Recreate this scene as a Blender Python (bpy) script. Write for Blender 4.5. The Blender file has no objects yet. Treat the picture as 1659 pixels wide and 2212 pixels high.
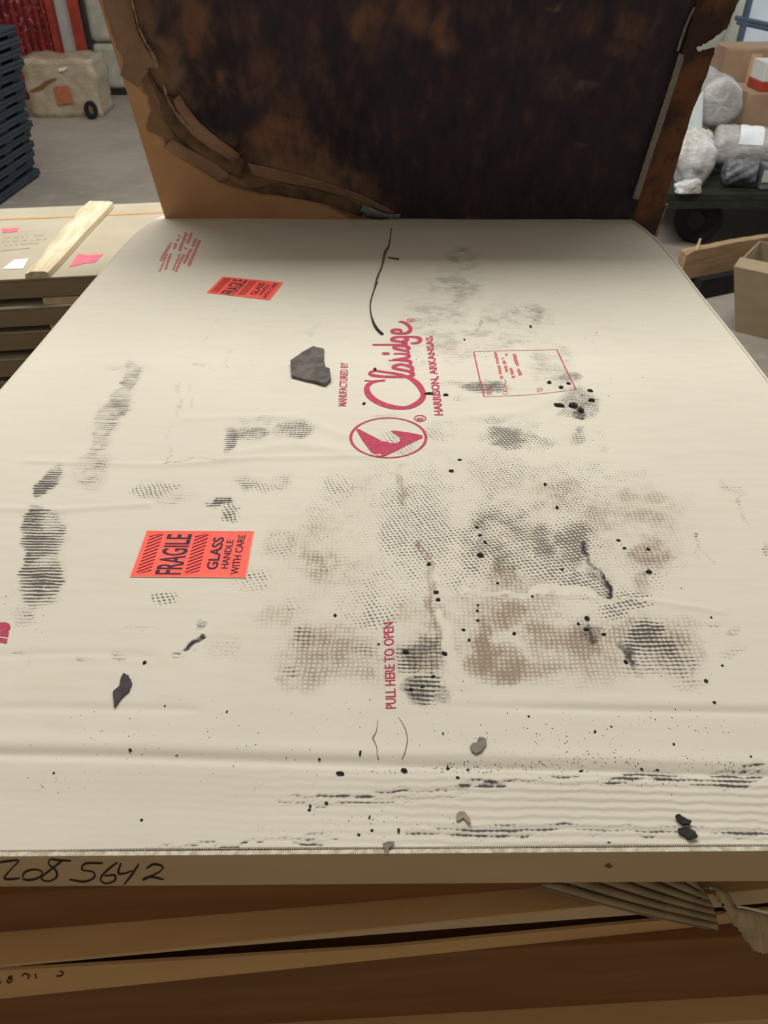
import bpy, bmesh, math, random
import numpy as np
from mathutils import Vector, Matrix
from mathutils.geometry import tessellate_polygon

random.seed(7)
rng = np.random.RandomState(11)
scene = bpy.context.scene
COL = scene.collection

# ------------------------------------------------------------------ camera
W, H_IMG, F = 1659.0, 2212.0, 1661.0
PITCH = math.radians(37.94)
CAMZ = 1.5
cam_d = bpy.data.cameras.new('camera')
cam = bpy.data.objects.new('camera', cam_d)
COL.objects.link(cam)
cam.location = (0, 0, CAMZ)
cam.rotation_euler = (math.pi / 2 - PITCH, 0, 0)
cam_d.sensor_fit = 'VERTICAL'
cam_d.sensor_height = 24.0
cam_d.sensor_width = 18.0
cam_d.lens = 24.0 * F / H_IMG
cam_d.clip_start = 0.02
cam_d.dof.use_dof = True
cam_d.dof.focus_distance = 0.95
cam_d.dof.aperture_fstop = 7.5
scene.camera = cam

# ------------------------------------------------------------------ world, lights, exposure
world = bpy.data.worlds.new('warehouse_ambient')
scene.world = world
world.use_nodes = True
bgn = world.node_tree.nodes['Background']
bgn.inputs[0].default_value = (1.0, 0.885, 0.75, 1)
bgn.inputs[1].default_value = 0.30


def area(name, loc, rot, size, power, col):
    d = bpy.data.lights.new(name, 'AREA')
    d.shape = 'RECTANGLE'
    d.size, d.size_y = size
    d.energy = power
    d.color = col
    o = bpy.data.objects.new(name, d)
    COL.objects.link(o)
    o.location = loc
    o.rotation_euler = rot
    return o


# ceiling lamps over the stacks, an added rear fill, cool daylight from the far right
area('ceiling_lamp_row', (-0.2, 2.42, 3.9), (math.radians(20), 0, 0), (3.0, 1.35), 165, (1.0, 0.985, 0.945))
area('rear_fill_light', (-0.5, 7.0, 5.2), (0, 0, 0), (4.0, 1.2), 45, (1.0, 0.965, 0.905))  # unseen fill added to brighten the background
area('cool_daylight', (5.6, 6.6, 2.6), (0, math.radians(75), math.radians(-10)), (2.4, 3.0), 70, (0.78, 0.88, 1.0))  # area light added for the bluish daylight at far right, no door there
vs = scene.view_settings
vs.view_transform = 'Standard'
vs.look = 'None'
vs.gamma = 1.0
vs.exposure = 0.0
vs.use_curve_mapping = False

# ------------------------------------------------------------------ pixel helpers
CF = np.array([0, math.cos(PITCH), -math.sin(PITCH)])
CU = np.array([0, math.sin(PITCH), math.cos(PITCH)])
CR = np.array([1.0, 0, 0])
CO = np.array([0, 0, CAMZ])


def ray(px, py):
    return CF + CR * ((px - W / 2) / F) + CU * ((H_IMG / 2 - py) / F)


def onz(px, py, z):
    d = ray(px, py)
    return CO + d * ((z - CAMZ) / d[2])


def ony(px, py, y):
    d = ray(px, py)
    return CO + d * (y / d[1])


def onplane(px, py, p0, n):
    d = ray(px, py)
    return CO + d * (np.dot(p0 - CO, n) / np.dot(d, n))


def project(P):
    """world points (n,3) -> pixel arrays"""
    q = P - CO
    z = q @ CF
    return W / 2 + F * (q @ CR) / z, H_IMG / 2 - F * (q @ CU) / z


# ------------------------------------------------------------------ object helpers
MATS = {}            # root name -> world matrix


def hexc(h):
    h = h.lstrip('#')
    out = []
    for i in (0, 2, 4):
        c = int(h[i:i + 2], 16) / 255
        out.append(c / 12.92 if c <= 0.04045 else ((c + 0.055) / 1.055) ** 2.4)
    return tuple(out) + (1.0,)


def tag(o, label=None, cat=None, group=None, kind=None):
    if label:
        o['label'] = label
    if cat:
        o['category'] = cat
    if group:
        o['group'] = group
    if kind:
        o['kind'] = kind
    return o


def root_matrix(o):
    while o.parent:
        o = o.parent
    return Matrix.Translation(o.location) @ o.rotation_euler.to_matrix().to_4x4()


def empty(name, loc, rz=0.0, **kw):
    o = bpy.data.objects.new(name, None)
    o.empty_display_size = 0.05
    COL.objects.link(o)
    o.location = loc
    o.rotation_euler = (0, 0, rz)
    return tag(o, **kw)


def mesh_obj(name, verts, faces, mat, parent=None, smooth=False, loc=None, rz=0.0):
    """verts in WORLD space; stored local to the root thing, or to loc/rz"""
    V = np.asarray(verts, dtype=np.float64).reshape(-1, 3)
    if parent is not None:
        M = np.array(root_matrix(parent).inverted())
        V = V @ M[:3, :3].T + M[:3, 3]
    elif loc is not None:
        M = np.array((Matrix.Translation(Vector(loc)) @ Matrix.Rotation(rz, 4, 'Z')).inverted())
        V = V @ M[:3, :3].T + M[:3, 3]
    me = bpy.data.meshes.new(name)
    me.from_pydata([tuple(v) for v in V], [], [tuple(f) for f in faces])
    me.update()
    if smooth:
        me.polygons.foreach_set('use_smooth', [True] * len(me.polygons))
    if mat is not None:
        me.materials.append(mat)
    o = bpy.data.objects.new(name, me)
    COL.objects.link(o)
    if parent is not None:
        o.parent = parent
    elif loc is not None:
        o.location = loc
        o.rotation_euler = (0, 0, rz)
    return o


def box_vf(cx, cy, z0, sx, sy, sz, rz=0.0, base=0):
    c, s = math.cos(rz), math.sin(rz)
    V = []
    for dz in (0, sz):
        for a, b in ((-1, -1), (1, -1), (1, 1), (-1, 1)):
            x, y = a * sx / 2, b * sy / 2
            V.append((cx + x * c - y * s, cy + x * s + y * c, z0 + dz))
    Fc = [(0, 3, 2, 1), (4, 5, 6, 7), (0, 1, 5, 4), (1, 2, 6, 5), (2, 3, 7, 6), (3, 0, 4, 7)]
    return V, [tuple(i + base for i in f) for f in Fc]


def add_bevel(o, w=0.004, seg=2):
    m = o.modifiers.new('bevel', 'BEVEL')
    m.width = w
    m.segments = seg
    m.limit_method = 'ANGLE'
    return o


def box(name, cx, cy, z0, sx, sy, sz, mat, parent=None, rz=0.0, bev=0.0, loc=None):
    V, Fc = box_vf(cx, cy, z0, sx, sy, sz, rz)
    if parent is None and loc is None:
        loc = (cx, cy, z0)
        o = mesh_obj(name, V, Fc, mat, None, loc=loc, rz=rz)
    else:
        o = mesh_obj(name, V, Fc, mat, parent, loc=loc)
    if bev:
        add_bevel(o, bev)
    return o


def hexa(name, pts8, mat, parent=None, bev=0.0, loc=None):
    """8 world points: 4 bottom ring, 4 top ring"""
    Fc = [(0, 3, 2, 1), (4, 5, 6, 7), (0, 1, 5, 4), (1, 2, 6, 5), (2, 3, 7, 6), (3, 0, 4, 7)]
    o = mesh_obj(name, pts8, Fc, mat, parent, loc=loc)
    if bev:
        add_bevel(o, bev)
    return o


def smooth_line(pts, n=8):
    """Catmull-Rom through pts (any dimension)"""
    P = [np.array(p, float) for p in pts]
    if len(P) < 3:
        return [P[0] + (P[-1] - P[0]) * i / n for i in range(n + 1)]
    Q = [2 * P[0] - P[1]] + P + [2 * P[-1] - P[-2]]
    out = []
    for i in range(1, len(Q) - 2):
        for k in range(n):
            t = k / n
            a, b, c, d = Q[i - 1], Q[i], Q[i + 1], Q[i + 2]
            out.append(0.5 * (2 * b + (c - a) * t + (2 * a - 5 * b + 4 * c - d) * t * t + (3 * b - a - 3 * c + d) * t ** 3))
    out.append(P[-1])
    return out


def tube(path, rads, seg=8, cap=True):
    V, Fc = [], []
    n = len(path)
    path = [np.array(p, float) for p in path]
    for i, p in enumerate(path):
        t = path[min(i + 1, n - 1)] - path[max(i - 1, 0)]
        t /= max(np.linalg.norm(t), 1e-9)
        a = np.cross(t, [0, 0, 1.0])
        if np.linalg.norm(a) < 1e-3:
            a = np.array([1.0, 0, 0])
        a /= np.linalg.norm(a)
        b = np.cross(a, t)
        r = rads[i] if hasattr(rads, '__len__') else rads
        for k in range(seg):
            th = 2 * math.pi * k / seg
            V.append(p + (a * math.cos(th) + b * math.sin(th)) * r)
    for i in range(n - 1):
        for k in range(seg):
            k2 = (k + 1) % seg
            Fc.append((i * seg + k, i * seg + k2, (i + 1) * seg + k2, (i + 1) * seg + k))
    if cap:
        Fc.append(tuple(range(seg))[::-1])
        Fc.append(tuple((n - 1) * seg + k for k in range(seg)))
    return V, Fc


# ------------------------------------------------------------------ node helper
class NT:
    def __init__(self, name, rough=0.85):
        self.mat = bpy.data.materials.new(name)
        self.mat.use_nodes = True
        self.t = self.mat.node_tree
        self.b = self.t.nodes['Principled BSDF']
        self.b.inputs['Roughness'].default_value = rough
        self.b.inputs['Specular IOR Level'].default_value = 0.30
        self._co = None

    def n(self, kind, **kw):
        nd = self.t.nodes.new(kind)
        for k, v in kw.items():
            setattr(nd, k, v)
        return nd

    def put(self, sock, v):
        if hasattr(v, 'is_output'):
            self.t.links.new(v, sock)
        elif isinstance(v, (int, float)):
            try:
                sock.default_value = v
            except TypeError:
                sock.default_value = (v, v, v)
        else:
            sock.default_value = v

    def m(self, op, a, b=None, c=None, clamp=False):
        nd = self.n('ShaderNodeMath', operation=op, use_clamp=clamp)
        for i, v in enumerate((a, b, c)):
            if v is not None:
                self.put(nd.inputs[i], v)
        return nd.outputs[0]

    def vm(self, op, a, b=None):
        nd = self.n('ShaderNodeVectorMath', operation=op)
        self.put(nd.inputs[0], a)
        if b is not None:
            self.put(nd.inputs[1], b)
        return nd.outputs[0]

    def co(self, kind='Object'):
        if self._co is None:
            self._co = self.n('ShaderNodeTexCoord')
        return self._co.outputs[kind]

    def scaled(self, vec, s):
        return self.vm('MULTIPLY', vec, s)

    def sep(self, v):
        nd = self.n('ShaderNodeSeparateXYZ')
        self.put(nd.inputs[0], v)
        return nd.outputs

    def noise(self, vec, scale, detail=4, rough=0.55, col=False):
        nd = self.n('ShaderNodeTexNoise')
        self.put(nd.inputs['Vector'], vec)
        nd.inputs['Scale'].default_value = scale
        nd.inputs['Detail'].default_value = detail
        nd.inputs['Roughness'].default_value = rough
        return nd.outputs['Color' if col else 'Fac']

    def ss(self, v, a, b, lo=0.0, hi=1.0):
        nd = self.n('ShaderNodeMapRange', interpolation_type='SMOOTHSTEP')
        self.put(nd.inputs[0], v)
        self.put(nd.inputs[1], a)
        self.put(nd.inputs[2], b)
        self.put(nd.inputs[3], lo)
        self.put(nd.inputs[4], hi)
        return nd.outputs[0]

    def mix(self, f, a, b):
        nd = self.n('ShaderNodeMix', data_type='RGBA')
        self.put(nd.inputs[0], f)
        self.put(nd.inputs[6], a)
        self.put(nd.inputs[7], b)
        return nd.outputs[2]

    def bump(self, h, strength=0.3, dist=0.001, prev=None):
        nd = self.n('ShaderNodeBump')
        nd.inputs['Strength'].default_value = strength
        nd.inputs['Distance'].default_value = dist
        self.put(nd.inputs['Height'], h)
        if prev is not None:
            self.put(nd.inputs['Normal'], prev)
        return nd.outputs[0]

    def attr(self, name):
        nd = self.n('ShaderNodeAttribute', attribute_name=name)
        return nd

    def done(self, color=None, normal=None, rough=None):
        if color is not None:
            self.put(self.b.inputs['Base Color'], color)
        if normal is not None:
            self.put(self.b.inputs['Normal'], normal)
        if rough is not None:
            self.put(self.b.inputs['Roughness'], rough)
        return self.mat


def simple_mat(name, c1, c2=None, scale=20, rough=0.85, stretch=(1, 1, 1), bump=0.0, bscale=None, detail=4):
    t = NT(name, rough)
    v = t.scaled(t.co(), stretch)
    n = t.noise(v, scale, detail)
    c = t.mix(t.ss(n, 0.3, 0.7), hexc(c1), hexc(c2 or c1))
    nm = None
    if bump:
        nm = t.bump(t.noise(v, bscale or scale * 3, 4), bump, 0.004)
    return t.done(c, nm)


M = {}
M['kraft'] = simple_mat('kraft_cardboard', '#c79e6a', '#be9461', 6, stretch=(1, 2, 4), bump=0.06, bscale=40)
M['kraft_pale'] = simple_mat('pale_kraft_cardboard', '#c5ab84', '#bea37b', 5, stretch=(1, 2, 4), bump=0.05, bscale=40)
M['kraft_shaded'] = simple_mat('shade_darkened_kraft', '#835931', '#764f2b', 5, stretch=(1, 2, 6), bump=0.06, bscale=30)  # kraft darkened to carry the shade on the recessed front faces
M['oyster_edge'] = simple_mat('oyster_board_edge', '#d9d2c0', '#cfc6b2', 60)
M['cut_edge'] = simple_mat('pale_cut_board_edge', '#e0d8c8', '#b7aa92', 140)
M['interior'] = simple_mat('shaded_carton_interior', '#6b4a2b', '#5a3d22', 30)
M['red_ink'] = simple_mat('red_printing_ink', '#b23a55', '#bd5468', 260, detail=6)
M['red_ink_faint'] = simple_mat('faint_red_ink', '#d58a86', '#c86a6a', 900, detail=6)
M['red_ink_line'] = simple_mat('thin_red_ink_line', '#c5777a', '#bb9288', 300)
M['marker'] = simple_mat('black_marker_ink', '#241a12', '#382a1c', 120)
M['sticker'] = simple_mat('fluorescent_coral_paper', '#ff6253', '#ff6a58', 30, rough=0.6)
M['sticker_edge'] = simple_mat('pale_sticker_edge', '#ff8f7f', '#ffa48c', 30, rough=0.6)
M['sticker_ink'] = simple_mat('sticker_black_ink', '#4a2e44', '#4f3546', 200)
M['sticker_stripe'] = simple_mat('sticker_dark_red_stripe', '#8c1f2c', '#96283a', 200)
M['char'] = simple_mat('charred_flake', '#39342f', '#232021', 90, rough=0.75, bump=0.5, bscale=300)
M['char_grey'] = simple_mat('grey_paper_flake', '#8c8478', '#7a7267', 120, rough=0.9, bump=0.2)
M['char_slate'] = simple_mat('slate_flake', '#6f6862', '#544d4b', 60, rough=0.9, bump=0.3)
M['pine'] = simple_mat('pine_board', '#dccba6', '#cdb88f', 5, stretch=(12, 1, 12), bump=0.1, bscale=20)
M['wood'] = simple_mat('weathered_lumber', '#a4896a', '#8e7557', 5, stretch=(1, 10, 10), bump=0.2, bscale=20)
M['black_plastic'] = simple_mat('blue_black_plastic', '#2b3540', '#232c36', 12, rough=0.5)
M['dark_metal'] = simple_mat('dark_painted_steel', '#22241f', '#2b2d27', 12, rough=0.6)
M['rubber'] = simple_mat('black_rubber', '#17181a', '#1f2022', 30, rough=0.7)
M['steel_blue'] = simple_mat('blue_grey_steel', '#4d5b6e', '#566579', 10, rough=0.45)
M['white_panel'] = simple_mat('off_white_panel', '#cfd2d0', '#bfc3c0', 4)
M['red_paint'] = simple_mat('red_painted_steel', '#a5402d', '#8e3226', 8, rough=0.6)
M['pink_tape'] = simple_mat('pink_label_paper', '#f0788a', '#e8687c', 40)
M['white_paper'] = simple_mat('white_paper', '#e6edf2', '#dde4e9', 20)
M['orange_label'] = simple_mat('orange_label', '#b5714f', '#a35f40', 30)
M['foam'] = simple_mat('white_foam', '#e4efee', '#d8e5e6', 30, bump=0.2)

# ------------------------------------------------------------------ the setting
def floor_mat():
    t = NT('concrete_floor', 0.7)
    v = t.co()
    n1 = t.noise(v, 0.7, 6)
    n2 = t.noise(v, 9, 6)
    c = t.mix(t.ss(n1, 0.35, 0.65), hexc('#9b948a'), hexc('#857f76'))
    c = t.mix(t.ss(n2, 0.45, 0.75, 0, 0.5), c, hexc('#a59c8e'))
    return t.done(c, t.bump(n2, 0.1, 0.003))


def wall_mat():
    t = NT('painted_block_wall', 0.9)
    v = t.co()
    n = t.noise(v, 1.5, 5)
    c = t.mix(t.ss(n, 0.3, 0.7), hexc('#b9c0c4'), hexc('#a5acb0'))
    return t.done(c)


FM, WM = floor_mat(), wall_mat()
tag(box('floor', 0.5, 3.2, -0.1, 15, 13, 0.1, FM), 'grey concrete warehouse floor with pale scuffs', 'floor', kind='structure')
tag(box('wall_back', 0.5, 9.3, 0.0, 15, 0.2, 4.2, WM), 'pale grey painted wall at the far end of the warehouse', 'wall', kind='structure')

# ------------------------------------------------------------------ top carton surface
Z0 = 0.90
YAW = math.radians(1.21)
BC, BS = math.cos(YAW), math.sin(YAW)
U0, U1 = -0.631, 0.597


def to_uv(P):
    x, y = P[..., 0], P[..., 1]
    return x * BC - y * BS, x * BS + y * BC


def from_uv(u, v, z):
    return np.stack([u * BC + v * BS, -u * BS + v * BC, z], -1)


def uv_px(px, py):
    return to_uv(onz(px, py, Z0))


vL = uv_px(0, 1830.5)
vR = uv_px(1659, 1818.5)


def v_front(u):
    return vL[1] + (u - vL[0]) * (vR[1] - vL[1]) / (vR[0] - vL[0])


V_CREASE = uv_px(829, 1650)[1]
V_CREASE2 = uv_px(1400, 1538)[1]
V_END = 2.125


def sstep(x, a, b):
    t = np.clip((x - a) / (b - a), 0, 1)
    return t * t * (3 - 2 * t)


def gau(x, s):
    return np.exp(-(x / s) ** 2)


def seg_dist(px, py, a, b):
    ax, ay = a
    bx, by = b
    dx, dy = bx - ax, by - ay
    t = np.clip(((px - ax) * dx + (py - ay) * dy) / (dx * dx + dy * dy + 1e-9), 0, 1)
    return np.hypot(px - ax - t * dx, py - ay - t * dy), t


CREASES = [  # pixel polylines of creases on the sheet: width (m), height (m)
    ([(0, 1100), (120, 1103), (320, 1090)], 0.006, 0.0022),
    ([(60, 998), (360, 1004), (560, 990), (820, 985)], 0.006, 0.0020),
    ([(400, 905), (640, 900), (740, 940)], 0.010, 0.0022),
    ([(480, 985), (640, 960), (740, 975)], 0.012, 0.0030),
    ([(870, 1010), (885, 1100), (915, 1180)], 0.006, -0.0016),
    ([(1020, 1275), (1200, 1283), (1420, 1300), (1560, 1325)], 0.004, 0.0012),
    ([(0, 1528), (200, 1531), (420, 1533)], 0.005, -0.0014),
    ([(960, 1330), (985, 1400), (1010, 1480)], 0.009, 0.0016),
    ([(0, 1415), (250, 1412), (330, 1420)], 0.005, -0.0010),
    ([(1000, 905), (1130, 890), (1230, 850)], 0.012, 0.0022),
]
CREASE_UV = [([tuple(float(c) for c in uv_px(*p)) for p in pl], w, h) for pl, w, h in CREASES]


def sheet_h(u, v):
    """height of the top sheet over Z0 at carton coordinates"""
    h = -0.20 * np.clip(v - 1.66, 0, None) ** 2
    # scored fold near the front, with the front strip a little lower
    dv = v - (V_CREASE - 0.004 * np.sin(u * 3.0))
    h = h - 0.0030 * gau(dv, 0.005) + 0.0016 * gau(dv - 0.012, 0.008)
    h = h - 0.0035 * sstep(-dv, 0.0, 0.05)
    dv2 = v - V_CREASE2 - 0.002
    h = h - 0.0018 * gau(dv2, 0.004) * sstep(u, 0.0, 0.2) + 0.0012 * gau(dv2 - 0.01, 0.007) * sstep(u, 0.0, 0.2)
    # slow undulation
    h = h + 0.0009 * np.sin(u * 9.1 + 1.3) * np.sin(v * 7.3 + 0.4) + 0.0007 * np.sin(u * 17.0 + v * 13.0)
    for pl, w, a in CREASE_UV:
        best = None
        for p, q in zip(pl[:-1], pl[1:]):
            d, _ = seg_dist(u, v, p, q)
            best = d if best is None else np.minimum(best, d)
        h = h + a * gau(best, w)
    # the far edge is free to dip at its two corners
    return h


def top_pt(px, py, eps=0.0):
    z = Z0
    for _ in range(7):
        p = onz(px, py, z)
        u, v = to_uv(p)
        z = Z0 + float(sheet_h(u, v)) + eps
    return onz(px, py, z)


CARTON_BASE = 0.845
carton = empty('flat_carton', (0, 0, CARTON_BASE), -YAW,
               label='large flat carton with red printing and sooty stains on top of the near stack', cat='carton')

# -------- the stained sheet
STEP = 0.0022
nu = int((U1 - U0) / STEP) + 1
nv = int((V_END - 0.33) / STEP) + 1
uu = np.linspace(U0, U1, nu)
tt = np.linspace(0, 1, nv)
UU, TT = np.meshgrid(uu, tt)
VF = v_front(UU)
VV = VF + TT * (V_END - VF)
HH = sheet_h(UU, VV)
PW = from_uv(UU, VV, Z0 + HH).reshape(-1, 3)
PX, PY = project(PW)


def warp(px, py, amp, wl, ph):
    return px + amp * (np.sin(py / wl + ph) + np.sin((px + 0.7 * py) / (wl * 0.6) + 2 * ph)), \
        py + amp * 0.7 * (np.sin(px / wl + 1.7 * ph) + np.sin((py - 0.6 * px) / (wl * 0.55) + ph))


WX, WY = warp(PX, PY, 6.0, 31.0, 0.7)
WX, WY = warp(WX, WY, 3.0, 12.0, 1.9)


def ell(cx, cy, rx, ry, s, rot=0.0, soft=0.6):
    c, sn = math.cos(math.radians(rot)), math.sin(math.radians(rot))
    dx, dy = WX - cx, WY - cy
    a, b = (dx * c + dy * sn) / rx, (-dx * sn + dy * c) / ry
    r = np.sqrt(a * a + b * b)
    return s * (1 - sstep(r, 1 - soft, 1 + soft * 0.35))


def cap(p, q, r, s, raw=False, soft=0.5):
    d, _ = seg_dist(PX if raw else WX, PY if raw else WY, p, q)
    return s * (1 - sstep(d / r, 1 - soft, 1 + soft * 0.3))


def vnoise(x, y, seed):
    g = np.random.RandomState(seed).rand(64, 64)
    xi, yi = np.floor(x).astype(int), np.floor(y).astype(int)
    fx, fy = x - xi, y - yi
    fx, fy = fx * fx * (3 - 2 * fx), fy * fy * (3 - 2 * fy)
    a = g[yi % 64, xi % 64] * (1 - fx) + g[yi % 64, (xi + 1) % 64] * fx
    b = g[(yi + 1) % 64, xi % 64] * (1 - fx) + g[(yi + 1) % 64, (xi + 1) % 64] * fx
    return a * (1 - fy) + b * fy


def fbm(x, y, seed, oct=4):
    s, a, t = 0.0, 1.0, 0.0
    for k in range(oct):
        s = s + a * vnoise(x * 2 ** k + 13.7 * k, y * 2 ** k + 7.1 * k, seed + k)
        t += a
        a *= 0.62
    return s / t


uf, vf_ = UU.ravel() + 3.0, VV.ravel() + 3.0
NB1, NB2 = fbm(uf * 22, vf_ * 22, 3), fbm(uf * 22, vf_ * 22, 23)
WX = PX + (NB1 - .5) * 70 * np.clip((PY - 300) / 900, .3, 1.1)
WY = PY + (NB2 - .5) * 52 * np.clip((PY - 300) / 900, .3, 1.1)
GR = {}


def grain(seed, f, lo, hi):
    n = fbm(uf * f, vf_ * f, seed, 4)
    return lo + (hi - lo) * sstep(n, .30, .70)


def layer(items):
    L = np.zeros(PX.shape)
    for it in items:
        k = it[0]
        f = ell(*it[1:]) if k == 'e' else cap(*it[1:])
        L = np.maximum(L, f)
    return L


RIB = layer([
    ('e', 270, 800, 62, 14, .55), ('c', (283, 800), (255, 865), 22, .75), ('c', (262, 868), (225, 915), 32, .8),
    ('c', (222, 920), (200, 985), 30, .72), ('c', (215, 950), (190, 1040), 36, .66),
    ('c', (135, 1022), (85, 1055), 18, .95), ('e', 190, 1035, 38, 30, .72), ('c', (60, 1103), (112, 1103), 6, .95),
    ('c', (78, 1115), (62, 1290), 34, .9), ('c', (108, 1130), (110, 1250), 36, .82), ('e', 90, 1200, 56, 96, .75), ('e', 75, 1290, 60, 30, .85),
    ('e', 40, 1325, 36, 26, .7), ('e', 500, 945, 26, 34, .74), ('e', 545, 928, 60, 22, .62), ('e', 630, 925, 60, 28, .5), ('e', 560, 905, 70, 10, .4),
    ('e', 525, 1035, 40, 22, .6), ('e', 470, 1082, 34, 8, .85), ('e', 350, 1072, 74, 16, .5), ('e', 600, 1040, 42, 26, .38),
    ('e', 960, 1705, 30, 8, .6), ('e', 1000, 1700, 40, 9, .9), ('e', 1050, 1712, 36, 9, .9),
    ('c', (640, 1722), (840, 1714), 6, .6), ('c', (600, 1737), (1000, 1722), 5, .5), ('c', (840, 1712), (1000, 1700), 6, .6),
    ('c', (1080, 1700), (1250, 1684), 6, .5), ('c', (1310, 1693), (1659, 1678), 11, .62), ('e', 1420, 1690, 40, 12, .85), ('e', 1590, 1690, 50, 12, .6), ('e', 1570, 1664, 60, 9, .6), ('e', 1640, 1655, 40, 9, .7),
    ('e', 1010, 1803, 60, 14, .72), ('c', (880, 1800), (1659, 1801), 10, .45), ('e', 1600, 1800, 70, 14, .66), ('e', 1070, 1800, 60, 14, .6),
    ('c', (320, 1822), (700, 1820), 3, .7), ('e', 660, 1817, 60, 6, .5), ('c', (660, 1806), (740, 1804), 4, .5),
    ('e', 800, 1410, 60, 20, .35), ('e', 930, 1420, 90, 60, .55), ('e', 920, 1490, 50, 40, .66), ('e', 950, 1480, 36, 26, .7),
    ('e', 390, 1430, 16, 18, .65), ('e', 250, 1425, 26, 16, .55), ('e', 185, 1410, 26, 8, .6), ('e', 40, 1408, 14, 6, .6),
    ('e', 290, 1362, 60, 8, .35), ('e', 650, 1385, 30, 30, .4), ('e', 640, 1440, 30, 34, .4), ('e', 480, 1400, 60, 34, .28),
    ('e', 1040, 835, 75, 15, .62), ('e', 960, 830, 60, 12, .4), ('e', 1390, 1385, 60, 50, .72), ('e', 1430, 1420, 90, 50, .55), ('e', 1490, 1420, 50, 60, .42),
    ('e', 1370, 1455, 46, 26, .5), ('e', 1500, 1470, 60, 16, .35), ('c', (1500, 1180), (1545, 1230), 5, .35), ('c', (1560, 1040), (1600, 1060), 12, .35), ('c', (1600, 1070), (1625, 1130), 6, .35), ('e', 1655, 1185, 12, 20, .4),
    ('c', (1500, 1165), (1510, 1215), 4, .5), ('e', 1540, 1360, 34, 10, .35), ('e', 1600, 1420, 30, 12, .35),
    ('e', 835, 905, 40, 8, .42), ('e', 1240, 945, 26, 24, .45), ('c', (980, 905), (1110, 896), 5, .35),
])
BROWN = layer([
    ('e', 760, 1400, 260, 110, .20), ('e', 1270, 1400, 330, 110, .30), ('e', 700, 1220, 150, 150, .20), ('e', 1330, 1150, 210, 120, .26), ('e', 1100, 1330, 200, 120, .30),
    ('e', 690, 1220, 62, 120, .33), ('e', 680, 1230, 34, 40, .48), ('e', 610, 1180, 60, 60, .22), ('e', 780, 1080, 70, 60, .22), ('e', 720, 1410, 150, 90, .40), ('e', 620, 1340, 130, 40, .24), ('e', 760, 1430, 60, 60, .42),
    ('e', 640, 1470, 60, 24, .3), ('e', 1090, 1430, 80, 60, .72), ('e', 1110, 1420, 45, 40, .74), ('e', 1050, 1380, 30, 60, .62), ('e', 1110, 1330, 60, 40, .55), ('e', 1090, 1240, 40, 36, .45),
    ('e', 1080, 1220, 20, 40, .5), ('e', 1200, 1070, 90, 60, .28), ('e', 1380, 1100, 90, 70, .34), ('e', 1290, 1120, 80, 60, .30), ('e', 1410, 1190, 60, 46, .52), ('e', 1400, 1260, 24, 40, .42),
    ('e', 1180, 1380, 60, 60, .45), ('e', 1250, 1390, 60, 60, .55), ('e', 1180, 1450, 60, 24, .4), ('e', 1330, 1360, 40, 36, .5), ('e', 1460, 1390, 90, 60, .4), ('e', 1300, 1240, 50, 40, .3),
    ('c', (915, 1180), (965, 1400), 14, .6), ('c', (870, 1010), (880, 1090), 9, .3), ('e', 1150, 1130, 220, 150, .2),
    ('e', 930, 1330, 90, 60, .34), ('e', 950, 1420, 70, 60, .5), ('e', 1590, 1375, 20, 14, .35), ('e', 1530, 1405, 30, 40, .3),
])
DOTS = layer([
    ('e', 1080, 1130, 420, 230, .40), ('e', 830, 1120, 280, 170, .37), ('e', 820, 1250, 240, 130, .36), ('e', 1130, 940, 180, 60, .36), ('e', 1250, 1050, 260, 110, .28), ('e', 1340, 1220, 190, 130, .36), ('e', 880, 1300, 180, 90, .30),
    ('e', 880, 1080, 150, 60, .42), ('e', 900, 1160, 150, 110, .46), ('e', 1090, 1170, 150, 120, .62), ('e', 1110, 1080, 140, 70, .46), ('e', 1090, 945, 90, 30, .72), ('e', 1060, 905, 60, 20, .45), ('e', 960, 930, 60, 30, .45), ('e', 1160, 960, 60, 26, .55),
    ('e', 1240, 1000, 150, 30, .40), ('e', 1350, 1030, 90, 26, .42), ('e', 1150, 1160, 70, 60, .75), ('e', 1240, 1170, 60, 60, .65), ('e', 1270, 1260, 80, 50, .62), ('e', 1350, 1300, 90, 40, .55), ('e', 1190, 1230, 80, 60, .52), ('e', 1220, 880, 40, 26, .5),
    ('e', 740, 1050, 60, 30, .46), ('e', 690, 1090, 60, 36, .34), ('e', 850, 960, 80, 40, .42), ('e', 490, 1105, 30, 30, .62), ('e', 540, 1260, 60, 40, .5), ('e', 600, 1170, 50, 40, .36), ('e', 360, 1290, 40, 20, .48), ('e', 330, 1060, 70, 26, .45),
    ('e', 840, 1250, 110, 80, .42), ('e', 820, 1330, 80, 60, .45), ('e', 640, 1310, 40, 30, .40), ('e', 1290, 960, 40, 60, .4), ('e', 1010, 1260, 60, 60, .4), ('e', 900, 1000, 90, 24, .34), ('e', 1000, 870, 30, 16, .4),
    ('e', 1480, 1080, 40, 60, .28), ('e', 560, 1050, 60, 26, .46), ('e', 720, 1380, 60, 40, .3), ('e', 1270, 870, 40, 40, .5),
])
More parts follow.
